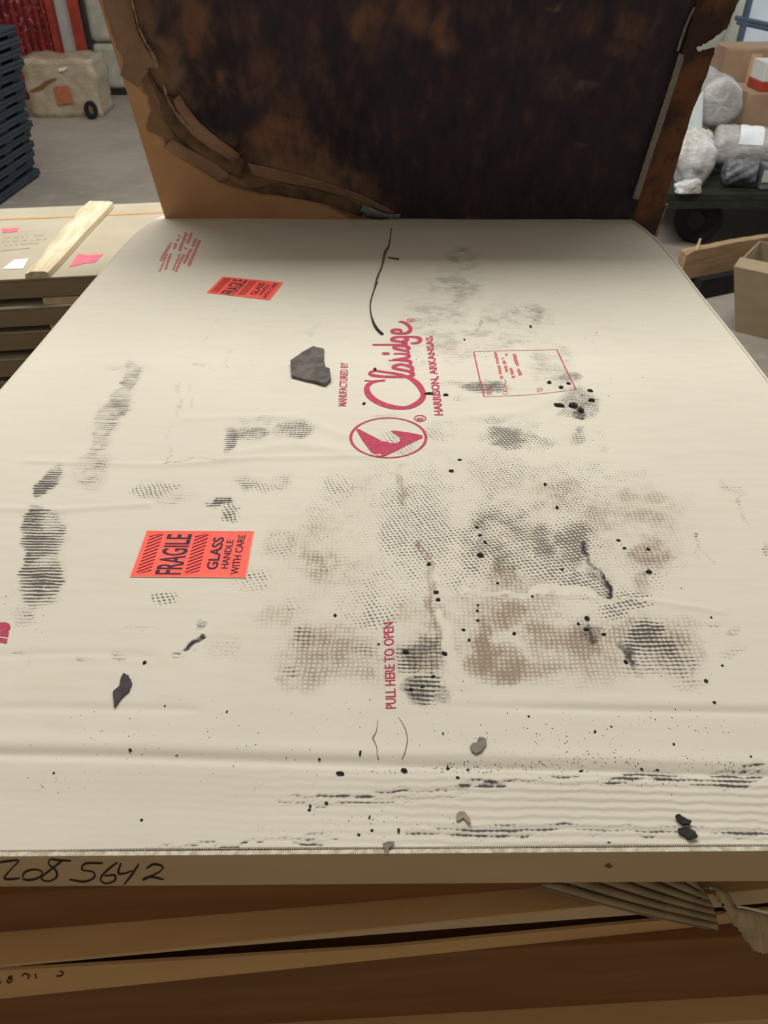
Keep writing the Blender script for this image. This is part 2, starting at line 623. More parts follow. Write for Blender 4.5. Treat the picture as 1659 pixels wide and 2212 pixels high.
SOOT = layer([
    ('e', 925, 1415, 60, 34, .46), ('e', 905, 1490, 44, 40, .50), ('e', 945, 1445, 40, 60, .34), ('e', 1270, 1360, 40, 30, .42), ('e', 1255, 860, 50, 36, .36), ('e', 1050, 835, 60, 16, .34), ('e', 1240, 1190, 30, 50, .3), ('e', 1035, 1150, 18, 50, .4),
    ('e', 640, 770, 320, 130, .09), ('e', 900, 1150, 460, 260, .09), ('e', 1000, 1420, 560, 120, .11), ('e', 1100, 720, 260, 150, .12), ('e', 1300, 1200, 240, 260, .10), ('e', 900, 1730, 800, 60, .07),
    ('c', (1262, 1185), (1280, 1215), 8, .75), ('c', (1278, 1212), (1318, 1276), 7, .95), ('c', (1270, 1225), (1305, 1270), 9, .45), ('c', (1250, 1165), (1262, 1190), 9, .5), ('c', (1265, 1345), (1278, 1385), 10, .62), ('c', (1340, 1385), (1375, 1430), 13, .62), ('c', (1370, 1430), (1392, 1465), 15, .42),
    ('c', (1500, 1440), (1520, 1490), 5, .5), ('e', 1250, 890, 18, 14, .7), ('e', 1245, 925, 14, 10, .4), ('e', 1225, 815, 36, 15, .5), ('e', 960, 1500, 26, 20, .5), ('c', (935, 1415), (965, 1395), 9, .55), ('e', 950, 1480, 16, 12, .55),
    ('e', 985, 620, 80, 54, .36), ('e', 940, 690, 100, 46, .34), ('e', 1085, 680, 60, 40, .44), ('e', 1140, 690, 50, 46, .42), ('e', 1030, 740, 170, 50, .32), ('e', 1190, 790, 70, 70, .32), ('e', 870, 770, 70, 70, .24), ('e', 1000, 560, 50, 40, .36), ('e', 900, 620, 60, 60, .2), ('e', 1180, 690, 30, 34, .26),
    ('c', (1000, 700), (970, 740), 6, .3), ('c', (1040, 700), (1010, 740), 5, .35), ('e', 990, 1704, 34, 10, .8), ('e', 1055, 1712, 30, 9, .75), ('e', 1425, 1692, 30, 6, .85), ('e', 1000, 1806, 50, 12, .3), ('e', 1095, 1802, 30, 12, .35),
    ('c', (420, 680), (400, 760), 5, .16), ('c', (470, 690), (440, 740), 5, .2), ('c', (500, 670), (540, 650), 5, .22), ('c', (500, 760), (490, 790), 6, .22), ('c', (460, 800), (420, 790), 5, .25), ('c', (370, 905), (362, 990), 5, .28), ('c', (395, 830), (380, 890), 6, .24), ('c', (415, 830), (408, 875), 6, .24), ('c', (360, 995), (470, 993), 3, .5), ('c', (270, 830), (255, 960), 8, .14),
    ('c', (640, 740), (690, 700), 5, .2), ('c', (185, 805), (160, 830), 6, .16), ('c', (50, 990), (70, 975), 6, .14), ('c', (400, 1410), (425, 1375), 7, .75), ('c', (415, 1360), (430, 1345), 8, .35), ('e', 640, 1705, 200, 30, .08), ('e', 180, 1410, 16, 7, .5), ('c', (65, 1425), (82, 1465), 4, .3),
    ('c', (835, 1555), (880, 1600), 0.1, .0), ('e', 1110, 1660, 120, 14, .12), ('e', 900, 1660, 260, 8, .14),
])
# worn streaks where nothing stuck: thin the stains along the pressed band
WIPE = np.minimum(1, layer([('c', (1010, 1278), (1330, 1288), 7, .9), ('c', (960, 1330), (1010, 1490), 14, .95), ('c', (1330, 1288), (1560, 1330), 5, .6), ('c', (920, 900), (1200, 880), 14, .8), ('e', 640, 975, 90, 20, .8)]))
for L in (RIB, BROWN, DOTS):
    L *= (1 - WIPE)
RIB *= grain(31, 30, .72, 1.12) * np.where(PX < 420, .80, 1.0)
BROWN *= grain(41, 24, .60, 1.25)
DOTS *= grain(51, 26, .72, 1.15)
SOOT *= grain(61, 34, .55, 1.25)
ATTR = np.stack([RIB, BROWN, DOTS, SOOT], -1).astype(np.float32)


def sheet_mat():
    t = NT('stained_oyster_board', 0.82)
    co = t.co()
    # slightly wandering coordinates
    wn = t.noise(co, 55, 2, col=True)
    w = t.vm('MULTIPLY', t.vm('SUBTRACT', wn, (0.5, 0.5, 0.5)), (0.006, 0.005, 0))
    wn2 = t.noise(co, 9, 2, col=True)
    w2 = t.vm('MULTIPLY', t.vm('SUBTRACT', wn2, (0.5, 0.5, 0.5)), (0.014, 0.010, 0))
    p = t.vm('ADD', co, t.vm('ADD', w, w2))
    s = t.sep(p)
    K = 2 * math.pi / 0.0054
    gx = t.m('COSINE', t.m('MULTIPLY', s[0], K))
    gy = t.m('COSINE', t.m('MULTIPLY', s[1], K))
    # staggered dots
    dx = t.m('MULTIPLY', t.m('ADD', s[0], t.m('MULTIPLY', s[1], 0.5)), 2 * math.pi / 0.0058)
    dy = t.m('MULTIPLY', t.m('SUBTRACT', s[1], t.m('MULTIPLY', s[0], 0.22)), 2 * math.pi / 0.0053)
    dots = t.m('MULTIPLY_ADD', t.m('ADD', t.m('COSINE', dx), t.m('COSINE', dy)), 0.25, 0.5)
    grid = t.m('MULTIPLY_ADD', t.m('MAXIMUM', gx, gy), 0.5, 0.5)       # dark where lines cross or run
    rib = t.m('MULTIPLY_ADD', gy, 0.5, 0.5)
    a = t.attr('stain')
    c = t.sep(a.outputs['Vector'])
    soot = a.outputs['Alpha']
    fine = t.noise(co, 420, 4, 0.7)
    mid = t.noise(co, 90, 4, 0.6)
    streak = t.noise(t.scaled(co, (40, 260, 1)), 1.0, 4, 0.7)
    # rib marks: dashes across the flutes
    lines = t.ss(t.sep(co)[0], -0.30, -0.12, 1.0, 0.0)
    streak2 = t.noise(t.scaled(co, (14, 210, 1)), 1.0, 3, 0.6)
    irr = t.m('ADD', t.m('MULTIPLY', lines, streak2), t.m('MULTIPLY', t.m('SUBTRACT', 1.0, lines), mid))
    lv = t.m('ADD', t.m('MULTIPLY', rib, t.m('MULTIPLY_ADD', lines, -0.17, 0.62)), t.m('MULTIPLY', irr, t.m('MULTIPLY_ADD', lines, 0.20, 0.55)))
    lv = t.m('ADD', lv, t.m('MULTIPLY', t.m('MULTIPLY_ADD', gx, 0.5, 0.5), t.m('MULTIPLY_ADD', lines, -0.14, 0.18)))
    rdark = t.m('MULTIPLY', t.ss(t.m('ADD', lv, c[0]), 1.10, 1.48), t.ss(c[0], 0.02, 0.5, 0.0, 0.92))
    bl = t.m('ADD', t.m('MULTIPLY', grid, 0.52), t.m('MULTIPLY', mid, 0.55))
    bdark = t.m('MULTIPLY', t.ss(t.m('ADD', bl, c[1]), 0.70, 1.46), t.ss(c[1], 0.0, 0.40, 0.0, 0.85))
    dl = t.m('ADD', t.m('MULTIPLY', dots, 0.75), t.m('MULTIPLY', mid, 0.45))
    ddark = t.m('MULTIPLY', t.ss(t.m('ADD', dl, c[2]), 1.16, 1.32), t.ss(c[2], 0.04, 0.5, 0.0, 0.82))
    sd = t.ss(t.m('ADD', soot, t.m('MULTIPLY', t.m('SUBTRACT', t.m('ADD', streak, fine), 1.0), 0.9)), 0.12, 0.95)
    sd = t.m('MULTIPLY', sd, t.ss(soot, 0.0, 0.12))
    # the board itself
    n1 = t.noise(co, 3.2, 5)
    n2 = t.noise(t.scaled(co, (1, 6, 1)), 14, 5)
    base = t.mix(t.ss(n1, 0.3, 0.7), hexc('#dbd5c5'), hexc('#d6d0c1'))
    base = t.mix(t.ss(n2, 0.4, 0.8, 0, 0.35), base, hexc('#cfc5ae'))
    base = t.mix(t.ss(fine, 0.55, 0.8, 0, 0.25), base, hexc('#bfb198'))
    tinge = t.m('MULTIPLY', c[1], 0.30)
    base = t.mix(tinge, base, hexc('#a88f73'))
    base = t.mix(t.m('MULTIPLY', c[0], 0.22), base, hexc('#9b9083'))
    bcol = t.mix(t.noise(co, 25, 3), hexc('#7c6858'), hexc('#988570'))
    col = t.mix(bdark, base, bcol)
    col = t.mix(rdark, col, hexc('#453f3e'))
    col = t.mix(ddark, col, hexc('#55504a'))
    col = t.mix(sd, col, hexc('#3b3533'))
    # pressed weave relief where goods lay on it, flutes on the front strip
    press = t.ss(t.m('MAXIMUM', t.m('MAXIMUM', c[0], c[1]), c[2]), 0.0, 0.4)
    hgt = t.m('MULTIPLY', press, t.m('ADD', t.m('MULTIPLY', grid, 0.6), t.m('MULTIPLY', dots, 0.5)))
    sv = t.sep(co)
    front = t.ss(sv[1], V_CREASE + 0.02, V_CREASE - 0.02)
    fl = t.m('COSINE', t.m('MULTIPLY', s[1], 2 * math.pi / 0.0078))
    side = t.ss(sv[0], -0.2, 0.2, 0.04, 0.7)
    hgt = t.m('SUBTRACT', t.m('ADD', t.m('MULTIPLY', t.m('MULTIPLY', front, side), t.m('MULTIPLY', fl, 0.9)), t.m('MULTIPLY', mid, 0.5)), hgt)
    nrm = t.bump(hgt, 0.55, 0.0011)
    nrm = t.bump(fine, 0.12, 0.0006, nrm)
    return t.done(col, nrm)


M['sheet'] = sheet_mat()


def grid_faces(nr, nc):
    r, c = np.meshgrid(np.arange(nr - 1), np.arange(nc - 1), indexing='ij')
    i = (r * nc + c).ravel()
    return np.stack([i, i + 1, i + nc + 1, i + nc], -1)


def fast_grid(name, Pworld, nr, nc, mat, parent, attr=None, attr_name='stain', flip=False):
    Mi = np.array(root_matrix(parent).inverted())
    V = Pworld @ Mi[:3, :3].T + Mi[:3, 3]
    Fq = grid_faces(nr, nc)
    if flip:
        Fq = Fq[:, ::-1]
    me = bpy.data.meshes.new(name)
    me.vertices.add(len(V))
    me.vertices.foreach_set('co', V.astype(np.float32).ravel())
    nf = len(Fq)
    me.loops.add(nf * 4)
    me.loops.foreach_set('vertex_index', Fq.astype(np.int32).ravel())
    me.polygons.add(nf)
    me.polygons.foreach_set('loop_start', (np.arange(nf) * 4).astype(np.int32))
    me.polygons.foreach_set('loop_total', np.full(nf, 4, np.int32))
    me.update(calc_edges=True)
    me.polygons.foreach_set('use_smooth', np.ones(nf, bool))
    if attr is not None:
        at = me.attributes.new(attr_name, 'FLOAT_COLOR', 'POINT')
        at.data.foreach_set('color', attr.astype(np.float32).ravel())
    me.materials.append(mat)
    me.validate()
    o = bpy.data.objects.new(name, me)
    COL.objects.link(o)
    o.parent = parent
    return o


sheet = fast_grid('top_sheet', PW, nv, nu, M['sheet'], carton, ATTR)
tag(sheet, 'pale top sheet with weave-printed soot stains')

# -------- carton body, side walls, front panel


def uvbox(name, u0, u1, vf0, vf1, z0, z1, mat, parent, bev=0.0):
    """box whose front and back follow v functions of u"""
    def f(v, u):
        return v(u) if callable(v) else v
    P = []
    for z in (z0, z1):
        for u, v in ((u0, vf0), (u1, vf0), (u1, vf1), (u0, vf1)):
            P.append(from_uv(u, f(v, u), z))
    return hexa(name, P, mat, parent, bev)


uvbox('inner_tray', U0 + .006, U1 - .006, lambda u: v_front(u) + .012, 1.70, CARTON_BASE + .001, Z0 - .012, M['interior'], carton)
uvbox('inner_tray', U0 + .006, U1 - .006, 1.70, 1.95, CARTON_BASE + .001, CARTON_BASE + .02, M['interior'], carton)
PF = -0.0050      # front panel lies this far ahead of the sheet edge
front_panel = uvbox('front_panel', U0, U1, lambda u: v_front(u) + PF, lambda u: v_front(u) + PF + .003, CARTON_BASE, Z0 - .0050, M['kraft_pale'], carton)
# pale cut rim of the front panel
uvbox('panel_rim', U0, U1, lambda u: v_front(u) + PF - .0004, lambda u: v_front(u) + PF + .0032, Z0 - .0050, Z0 - .0040, M['cut_edge'], carton)


def side_wall(name, u0, u1, ztop):
    n = 40
    V, Fc = [], []
    for i in range(n + 1):
        v = v_front((u0 + u1) / 2) + (V_END - v_front((u0 + u1) / 2)) * i / n
        z = Z0 + float(sheet_h((u0 + u1) / 2, v)) + ztop
        zb = CARTON_BASE
        for u, zz in ((u0, zb), (u1, zb), (u1, z), (u0, z)):
            V.append(from_uv(u, v, zz))
    for i in range(n):
        b = i * 4
        for k in range(4):
            k2 = (k + 1) % 4
            Fc.append((b + k, b + k2, b + 4 + k2, b + 4 + k))
    Fc += [(0, 1, 2, 3), (n * 4 + 3, n * 4 + 2, n * 4 + 1, n * 4)]
    return mesh_obj(name, V, Fc, M['oyster_edge'], carton)


side_wall('side_wall', U0 - .003, U0 + .0005, 0.0002)
side_wall('side_wall', U1 - .0005, U1 + .0035, 0.0022)


# -------- saw-tooth cut edges of the sheet and of the liner under it
def zigzag(name, u0, u1, voff, ztop, thick, pitch, depth, mat):
    n = int((u1 - u0) / pitch)
    V, Fc = [], []
    for i in range(2 * n + 1):
        u = u0 + (u1 - u0) * i / (2 * n)
        v = v_front(u)
        h = float(sheet_h(u, v + voff))
        tip = v + voff - (depth if i % 2 else 0.0)
        for vv, z in ((v + voff + 0.006, ztop + h), (tip, ztop + h), (tip, ztop - thick + h), (v + voff + 0.006, ztop - thick + h)):
            V.append(from_uv(u, vv, z))
    for i in range(2 * n):
        b = i * 4
        for k in range(4):
            k2 = (k + 1) % 4
            Fc.append((b + k, b + 4 + k, b + 4 + k2, b + k2))
    return mesh_obj(name, V, Fc, mat, carton)


zigzag('serrated_edge', U0, U1, 0.0, Z0 - .0004, .0016, .0019, .0013, M['oyster_edge'])
zigzag('liner_edge', -0.02, U1 - .004, -0.0008, Z0 - .0026, .0012, .0019, .0012, M['cut_edge'])


# ------------------------------------------------------------------ flat print on the carton
def px_ribbon(pts, widths, mapper, n=8, close=False):
    """centre line in pixels, widths in pixels -> strip mesh through mapper(px,py)"""
    if close:
        pts = list(pts) + [pts[0]]
    if not hasattr(widths, '__len__'):
        widths = [widths] * len(pts)
    line = smooth_line([(p[0], p[1], w) for p, w in zip(pts, widths)], n)
    V, Fc = [], []
    m = len(line)
    for i, q in enumerate(line):
        a, b = line[max(i - 1, 0)], line[min(i + 1, m - 1)]
        d = b[:2] - a[:2]
        L = np.hypot(*d) or 1.0
        nx, ny = -d[1] / L, d[0] / L
        w = max(q[2], 0.3) / 2
        V.append(mapper(q[0] + nx * w, q[1] + ny * w))
        V.append(mapper(q[0] - nx * w, q[1] - ny * w))
    for i in range(m - 1):
        Fc.append((2 * i, 2 * i + 1, 2 * i + 3, 2 * i + 2))
    return V, Fc


def join(parts):
    V, Fc = [], []
    for v, f in parts:
        b = len(V)
        V += list(v)
        Fc += [tuple(i + b for i in q) for q in f]
    return V, Fc


def up_faces(V, Fc, ref):
    """turn every face towards ref direction"""
    A = np.asarray(V)
    out = []
    for f in Fc:
        n = np.cross(A[f[1]] - A[f[0]], A[f[2]] - A[f[0]])
        out.append(tuple(f) if np.dot(n, ref) >= 0 else tuple(f)[::-1])
    return out


UP = np.array([0, 0, 1.0])
TOWARD = np.array([0, -1.0, 0.3])


def decals(name, parts, mat, parent, ref=UP, label=None):
    for p in parts:
        decal(name, [p], mat, parent, ref, label)


def decal(name, parts, mat, parent, ref=UP, label=None):
    V, Fc = join(parts)
    o = mesh_obj(name, V, up_faces(V, Fc, ref), mat, parent)
    if label:
        o['label'] = label
    return o


def px_poly(pts, mapper):
    tris = tessellate_polygon([[Vector((p[0], p[1], 0)) for p in pts]])
    return [mapper(*p) for p in pts], [tuple(t) for t in tris]


_txt = {}


def text_geo(s, bold=0.0, shear=0.0):
    key = (s, bold, shear)
    if key in _txt:
        return _txt[key]
    cu = bpy.data.curves.new('lettering_outline', 'FONT')
    cu.body = s
    cu.offset = bold
    cu.shear = shear
    cu.resolution_u = 3
    ob = bpy.data.objects.new('lettering_outline', cu)
    COL.objects.link(ob)
    dg = bpy.context.evaluated_depsgraph_get()
    me = bpy.data.meshes.new_from_object(ob.evaluated_get(dg))
    V = np.array([v.co[:2] for v in me.vertices])
    Fc = [tuple(p.vertices) for p in me.polygons]
    bpy.data.objects.remove(ob)
    bpy.data.curves.remove(cu)
    bpy.data.meshes.remove(me)
    V = (V - V.min(0)) / (V.max(0) - V.min(0))
    _txt[key] = (V, Fc)
    return V, Fc


def text_quad(s, base0, base1, cap0, cap1, mapper, bold=0.02, shear=0.0):
    """letters fill the pixel quad: baseline start/end, cap line start/end"""
    V, Fc = text_geo(s, bold, shear)
    b0, b1, c0, c1 = (np.array(q, float) for q in (base0, base1, cap0, cap1))
    out = []
    for x, y in V:
        p = (b0 * (1 - x) + b1 * x) * (1 - y) + (c0 * (1 - x) + c1 * x) * y
        out.append(mapper(p[0], p[1]))
    return out, Fc


EPS = 0.0005


def tp(px, py):
    return top_pt(px, py, EPS)


# script word, traced stroke by stroke
def zl(x, y):
    return (770 + x / 9.217, 680 + y / 9.217)


def stroke(pts):
    return px_ribbon([zl(p[0], p[1]) for p in pts], [p[2] / 9.217 for p in pts], tp, 7)


script = [
    stroke([(160, 1308, 28), (300, 1318, 26), (430, 1315, 38), (575, 1303, 42)]),
    stroke([(420, 1325, 30), (320, 1345, 55), (225, 1410, 95), (208, 1500, 120), (260, 1610, 125), (400, 1720, 105), (600, 1805, 95), (800, 1845, 80), (960, 1852, 66), (1120, 1810, 90), (1260, 1725, 105), (1330, 1620, 112), (1310, 1510, 115), (1230, 1390, 112), (1120, 1295, 90), (1020, 1240, 66), (880, 1190, 52), (640, 1150, 45), (400, 1118, 42), (310, 1130, 45), (262, 1170, 62), (340, 1205, 60), (600, 1232, 50), (900, 1232, 50), (1060, 1222, 60), (1130, 1180, 80), (1060, 1135, 60)]),
    stroke([(1110, 1140, 60), (960, 1105, 52), (800, 1075, 55), (725, 1045, 62), (780, 1010, 60), (880, 985, 50), (990, 1005, 55), (1080, 1035, 75), (1115, 1080, 80), (1090, 1130, 60)]),
    stroke([(1060, 1010, 50), (1075, 970, 66), (1070, 930, 70), (990, 910, 50), (850, 905, 34), (720, 905, 30), (640, 908, 22)]),
    stroke([(720, 895, 28), (830, 880, 44), (960, 862, 48), (1040, 835, 62), (1050, 805, 50), (960, 780, 44), (850, 772, 36), (740, 775, 30)]),
    stroke([(1040, 800, 40), (1030, 745, 62), (980, 715, 50), (850, 690, 52), (745, 655, 62), (790, 622, 50), (900, 615, 44), (1000, 630, 55), (1050, 660, 62), (1000, 695, 50)]),
    stroke([(318, 597, 34), (500, 597, 36), (700, 597, 34), (880, 597, 40), (985, 590, 48), (990, 560, 48), (900, 545, 38)]),
    stroke([(985, 560, 40), (860, 535, 42), (720, 505, 60), (700, 478, 56), (780, 445, 46), (900, 440, 38), (1010, 470, 60), (1000, 505, 66), (900, 530, 44)]),
    stroke([(900, 436, 30), (1040, 435, 36), (1170, 442, 46), (1255, 470, 78), (1265, 515, 80), (1200, 558, 50), (1075, 568, 26)]),
    stroke([(985, 372, 30), (860, 372, 48), (740, 355, 52), (700, 325, 60), (760, 295, 50), (860, 300, 52), (895, 335, 56), (900, 372, 36), (1000, 360, 56), (1070, 310, 80), (1060, 240, 75), (990, 175, 62), (900, 140, 42), (840, 143, 22)]),
    stroke([(510, 770, 40), (580, 770, 58), (660, 772, 40)]),
]
decal('printed_script', script, M['red_ink'], carton, label='red script lettering')


def ering(zf, cx, cy, r0, r1, ri0, ri1):
    V, Fc = [], []
    n = 72
    for i in range(n):
        th = 2 * math.pi * i / n
        V.append(tp(*zf(cx + r0 * math.cos(th), cy + r1 * math.sin(th))))
        V.append(tp(*zf(cx + ri0 * math.cos(th), cy + ri1 * math.sin(th))))
    for i in range(n):
        j = (i + 1) % n
        Fc.append((2 * i, 2 * i + 1, 2 * j + 1, 2 * j))
    return V, Fc


def ze(x, y):
    return (740 + x / 8.295, 880 + y / 8.295)


bird = [(235, 390), (290, 385), (450, 470), (600, 545), (650, 570), (700, 605), (800, 618), (890, 640), (980, 635), (1030, 600), (1030, 550), (980, 500), (920, 465), (860, 425), (920, 412), (1130, 440), (1300, 470), (1420, 500), (1440, 545), (1400, 560), (1120, 690), (980, 770), (880, 815), (720, 880), (690, 880), (600, 870), (480, 760), (360, 600)]
decals('printed_emblem', [ering(ze, 820, 543, 700, 365, 648, 346), px_poly([ze(*p) for p in bird], tp),
                         ering(ze, 1390, 195, 112, 60, 92, 44),
                         text_quad('R', ze(1450, 226), ze(1450, 172), ze(1325, 226), ze(1325, 172), tp, 0.02)], M['red_ink'], carton, label='red oval emblem')
decal('printed_mark', [ering(zl, 1080, 105, 88, 38, 66, 24), text_quad('R', zl(1115, 118), zl(1115, 92), zl(1045, 118), zl(1045, 92), tp, 0.0)], M['red_ink_faint'], carton)
decal('printed_line', [text_quad('MANUFACTURED BY', (748.5, 877), (752.5, 783), (730, 877), (736, 783), tp, 0.012)], M['red_ink'], carton, label='small red capitals')
decal('printed_line', [text_quad('HARRISON, ARKANSAS', (961, 897), (937, 724), (938.5, 897), (919, 729), tp, 0.03)], M['red_ink'], carton, label='bold red capitals')
decal('printed_line', [text_quad('PULL HERE TO OPEN', (856, 1530), (850, 1342), (833, 1530.5), (827.5, 1345), tp, 0.012)], M['red_ink'], carton, label='red capitals at the pull tab')
decal('printed_line', [text_quad('ns', (15, 1390), (26, 1341), (-30, 1390), (-19, 1341), tp, 0.06, 0.25)], M['red_ink'], carton, label='cut-off red letters at the left edge')


def zs(x, y):
    return (1010 + x / 6.636, 740 + y / 6.636)


def zline(f, pts, w, n=4):
    return px_ribbon([f(*p) for p in pts], w, tp, n)


decals('printed_frame', [zline(zs, [(88, 135), (160, 455), (238, 775)], 2.6), zline(zs, [(1280, 100), (1400, 360), (1555, 668)], 2.3)], M['red_ink'], carton, label='red upright rules of the address frame')
decals('printed_frame', [zline(zs, [(88, 128), (680, 112), (1280, 100)], 0.8), zline(zs, [(238, 775), (640, 760), (900, 745), (1200, 715), (1555, 668)], 0.9)], M['red_ink_line'], carton)
decal('printed_line', [text_quad('FROM', zs(362, 742), zs(350, 625), zs(275, 748), zs(262, 632), tp, 0.0)], M['red_ink_faint'], carton)
decal('printed_line', [text_quad('TO', zs(1090, 700), zs(1075, 640), zs(1000, 710), zs(985, 650), tp, 0.0)], M['red_ink_faint'], carton)


def fuzz_bar(f, a, b, w, n, r):
    """a row of small illegible printed characters"""
    a, b = np.array(a, float), np.array(b, float)
    d = b - a
    L = np.hypot(*d)
    nrm = np.array([-d[1], d[0]]) / L
    parts = []
    for i in range(n):
        if r.random() < 0.1:
            continue
        s0, s1 = (i + 0.08) / n, (i + 0.86) / n
        h0, h1 = -0.5 + 0.25 * r.random(), 0.5 - 0.25 * r.random()
        q = [a + d * s0 + nrm * w * h0, a + d * s1 + nrm * w * h0, a + d * s1 + nrm * w * h1, a + d * s0 + nrm * w * h1]
        parts.append(([tp(*f(*p)) for p in q], [(0, 1, 2, 3)]))
    return parts


rr = random.Random(3)
fz = []
for a, b, w, n in [((490, 515), (395, 130), 55, 18), ((565, 420), (505, 215), 60, 11), ((555, 190), (550, 135), 50, 3), ((660, 505), (620, 360), 60, 9), ((755, 470), (665, 155), 60, 16)]:
    fz += fuzz_bar(zs, a, b, w, n, rr)
fz += [zline(zs, [(500, 715), (530, 740), (575, 725), (560, 700), (510, 700)], 0.9), zline(zs, [(560, 690), (545, 620), (520, 610), (550, 560), (530, 530)], 2.0)]
decal('printed_address', fz, M['red_ink_faint'], carton, label='small faded red address lines')


def zr(x, y):
    return (320 + x / 5.184, 480 + y / 5.184)


fz = []
for a, b, w, n in [((135, 430), (262, 225), 38, 12), ((285, 300), (355, 145), 38, 9), ((125, 555), (215, 345), 26, 10), ((185, 550), (255, 345), 34, 10), ((350, 320), (430, 115), 46, 10), ((405, 320), (490, 115), 44, 10), ((390, 480), (540, 180), 40, 16), ((450, 490), (590, 180), 44, 16), ((265, 560), (360, 350), 28, 10), ((305, 555), (405, 355), 34, 10)]:
    fz += fuzz_bar(zr, a, b, w, n, rr)
decal('printed_notice', fz, M['red_ink_faint'], carton, label='block of red notice lines, muted for the shade')  # fainter ink puts the shade by the raised sheet into the red


# ------------------------------------------------------------------ fragile stickers
def sticker(A, B, C, D, label):
    A, B, C, D = (np.array(p, float) for p in (A, B, C, D))

    def st(s, t):
        return (D * (1 - s) + C * s) * (1 - t) + (A * (1 - s) + B * s) * t

    def mp(e):
        return lambda s, t: top_pt(*st(s, t), e)
    n = 14
    V, Fc = [], []
    f = mp(0.0007)
    for i in range(n + 1):
        for j in range(n + 1):
            V.append(f(i / n, j / n))
    for i in range(n):
        for j in range(n):
            k = i * (n + 1) + j
            Fc.append((k, k + 1, k + n + 2, k + n + 1))
    o = mesh_obj('fragile_sticker', V, up_faces(V, Fc, UP), M['sticker'], carton)
    o['label'] = label
    g = mp(0.0011)

    def tx(s, s0, s1, t0, t1, bold):
        VV_, FF_ = text_geo(s, bold)
        return [g(s0 + (s1 - s0) * x, t0 + (t1 - t0) * y) for x, y in VV_], FF_
    decals('lettering', [tx('FRAGILE', .065, .925, .565, .795, .012), tx('GLASS', .175, .865, .262, .362, .018),
                        tx('HANDLE', .20, .81, .172, .235, .005), tx('WITH CARE', .075, .92, .072, .140, .005)], M['sticker_ink'], o)
    for t0, t1 in ((.835, .955), (.415, .535)):
        parts = []
        k = -0.06
        while k < 0.95:
            q = []
            for tt_, ds in ((t1, 0.0), (t0, 0.125)):
                for w in (0.0, 0.026):
                    q.append((min(max(k + ds + w, .055), .945), tt_))
            if q[2][0] - q[0][0] > 0.02:
                m4 = [q[0], q[1], q[3], q[2]]
                parts.append(([g(*p) for p in m4], [(0, 1, 2, 3)]))
            k += 0.0765
        decal('hatched_band', parts, M['sticker_stripe'], o)
    rim = []
    for a, b in (((0, 0), (1, 0)), ((1, 0), (1, 1)), ((1, 1), (0, 1)), ((0, 1), (0, 0))):
        w = 0.012
        ins = lambda p: (min(max(p[0], w), 1 - w), min(max(p[1], w * .6), 1 - w * .6))
        m = 6
        Vv, Ff = [], []
        for i in range(m + 1):
            p = (a[0] + (b[0] - a[0]) * i / m, a[1] + (b[1] - a[1]) * i / m)
            Vv += [mp(0.0009)(*p), mp(0.0009)(*ins(p))]
        for i in range(m):
            Ff.append((2 * i, 2 * i + 1, 2 * i + 3, 2 * i + 2))
        rim.append((Vv, Ff))
    decal('sticker_border', rim, M['sticker_edge'], o)
    return o


sticker((280, 1246), (317, 1146), (549, 1147), (531, 1248), 'near coral fragile sticker with black lettering')
sticker((446, 632), (481, 597), (612, 610), (583, 648), 'far coral fragile sticker with black lettering')


# ------------------------------------------------------------------ tears and pull-tab perforations
M['crack'] = simple_mat('torn_board_crack', '#84705a', '#574636', 120)


def zt(x, y):
    return (600 + x / 3.072, 1500 + y / 3.072)


decals('tab_perforation', [px_ribbon([zt(*p) for p in [(662, 170), (655, 240), (630, 290)]], [1.0, 1.6, 3.0], tp, 5),
                          px_ribbon([zt(*p) for p in [(630, 290), (655, 345), (660, 400), (668, 432)]], [2.6, 1.6, 1.6, 2.4], tp, 5)], M['crack'], carton)
decals('tab_perforation', [px_ribbon([zt(*p) for p in [(805, 155), (840, 215), (860, 290), (848, 370), (825, 430)]], [0.8, 1.5, 2.0, 2.0, 1.6], tp, 5)], M['crack'], carton)
decals('surface_tear', [px_ribbon([(846, 492), (840, 530), (832, 545), (825, 575), (815, 600), (808, 625)], [2, 4, 6, 4, 5, 2], tp, 5),
                       px_ribbon([(838, 556), (862, 560)], [3, 5], tp, 4)], M['crack'], carton, label='dark torn streak in the board')

# handwriting on the front panel
zfp = Z0 - .03


def fp(px, py):
    y = float(from_uv(np.array(0.0), np.array(0.33), np.array(0.0))[1])
    for _ in range(5):
        p = ony(px, py, y)
        u, _v = to_uv(p)
        q = from_uv(u, v_front(u) + PF - .0006, 0.0)
        y = float(q[1])
    return ony(px, py, y)


def zh(x, y):
    return (x / 1.975, 1780 + y / 1.975)


hand = []
for pts in [[(-10, 166), (30, 160), (78, 158), (50, 190), (18, 232), (50, 236), (85, 232)],
            [(95, 228), (108, 205), (150, 195), (180, 208), (165, 230), (125, 240), (95, 236)],
            [(302, 158), (250, 156), (215, 152), (208, 172), (238, 200), (240, 228), (205, 246), (176, 232), (210, 200), (262, 160)],
            [(438, 168), (365, 170), (350, 196), (395, 205), (402, 228), (360, 247), (296, 238)],
            [(500, 165), (455, 200), (428, 235), (450, 255), (488, 243), (488, 220), (445, 222)],
            [(515, 168), (505, 210), (530, 212), (565, 200)], [(592, 172), (560, 220), (530, 258)],
            [(625, 190), (655, 173), (692, 182), (680, 205), (612, 238), (640, 226), (698, 238)]]:
    w = [3.6 + 0.9 * math.sin(i * 1.7) for i in range(len(pts))]
    hand.append(px_ribbon([zh(*p) for p in pts], w, fp, 8))
decal('handwriting', hand, M['marker'], carton, TOWARD, 'handwritten black number')
decal('scuff_mark', [px_poly([(1305, 1872), (1315, 1865), (1324, 1872), (1318, 1876)], fp)], M['crack'], carton, TOWARD)

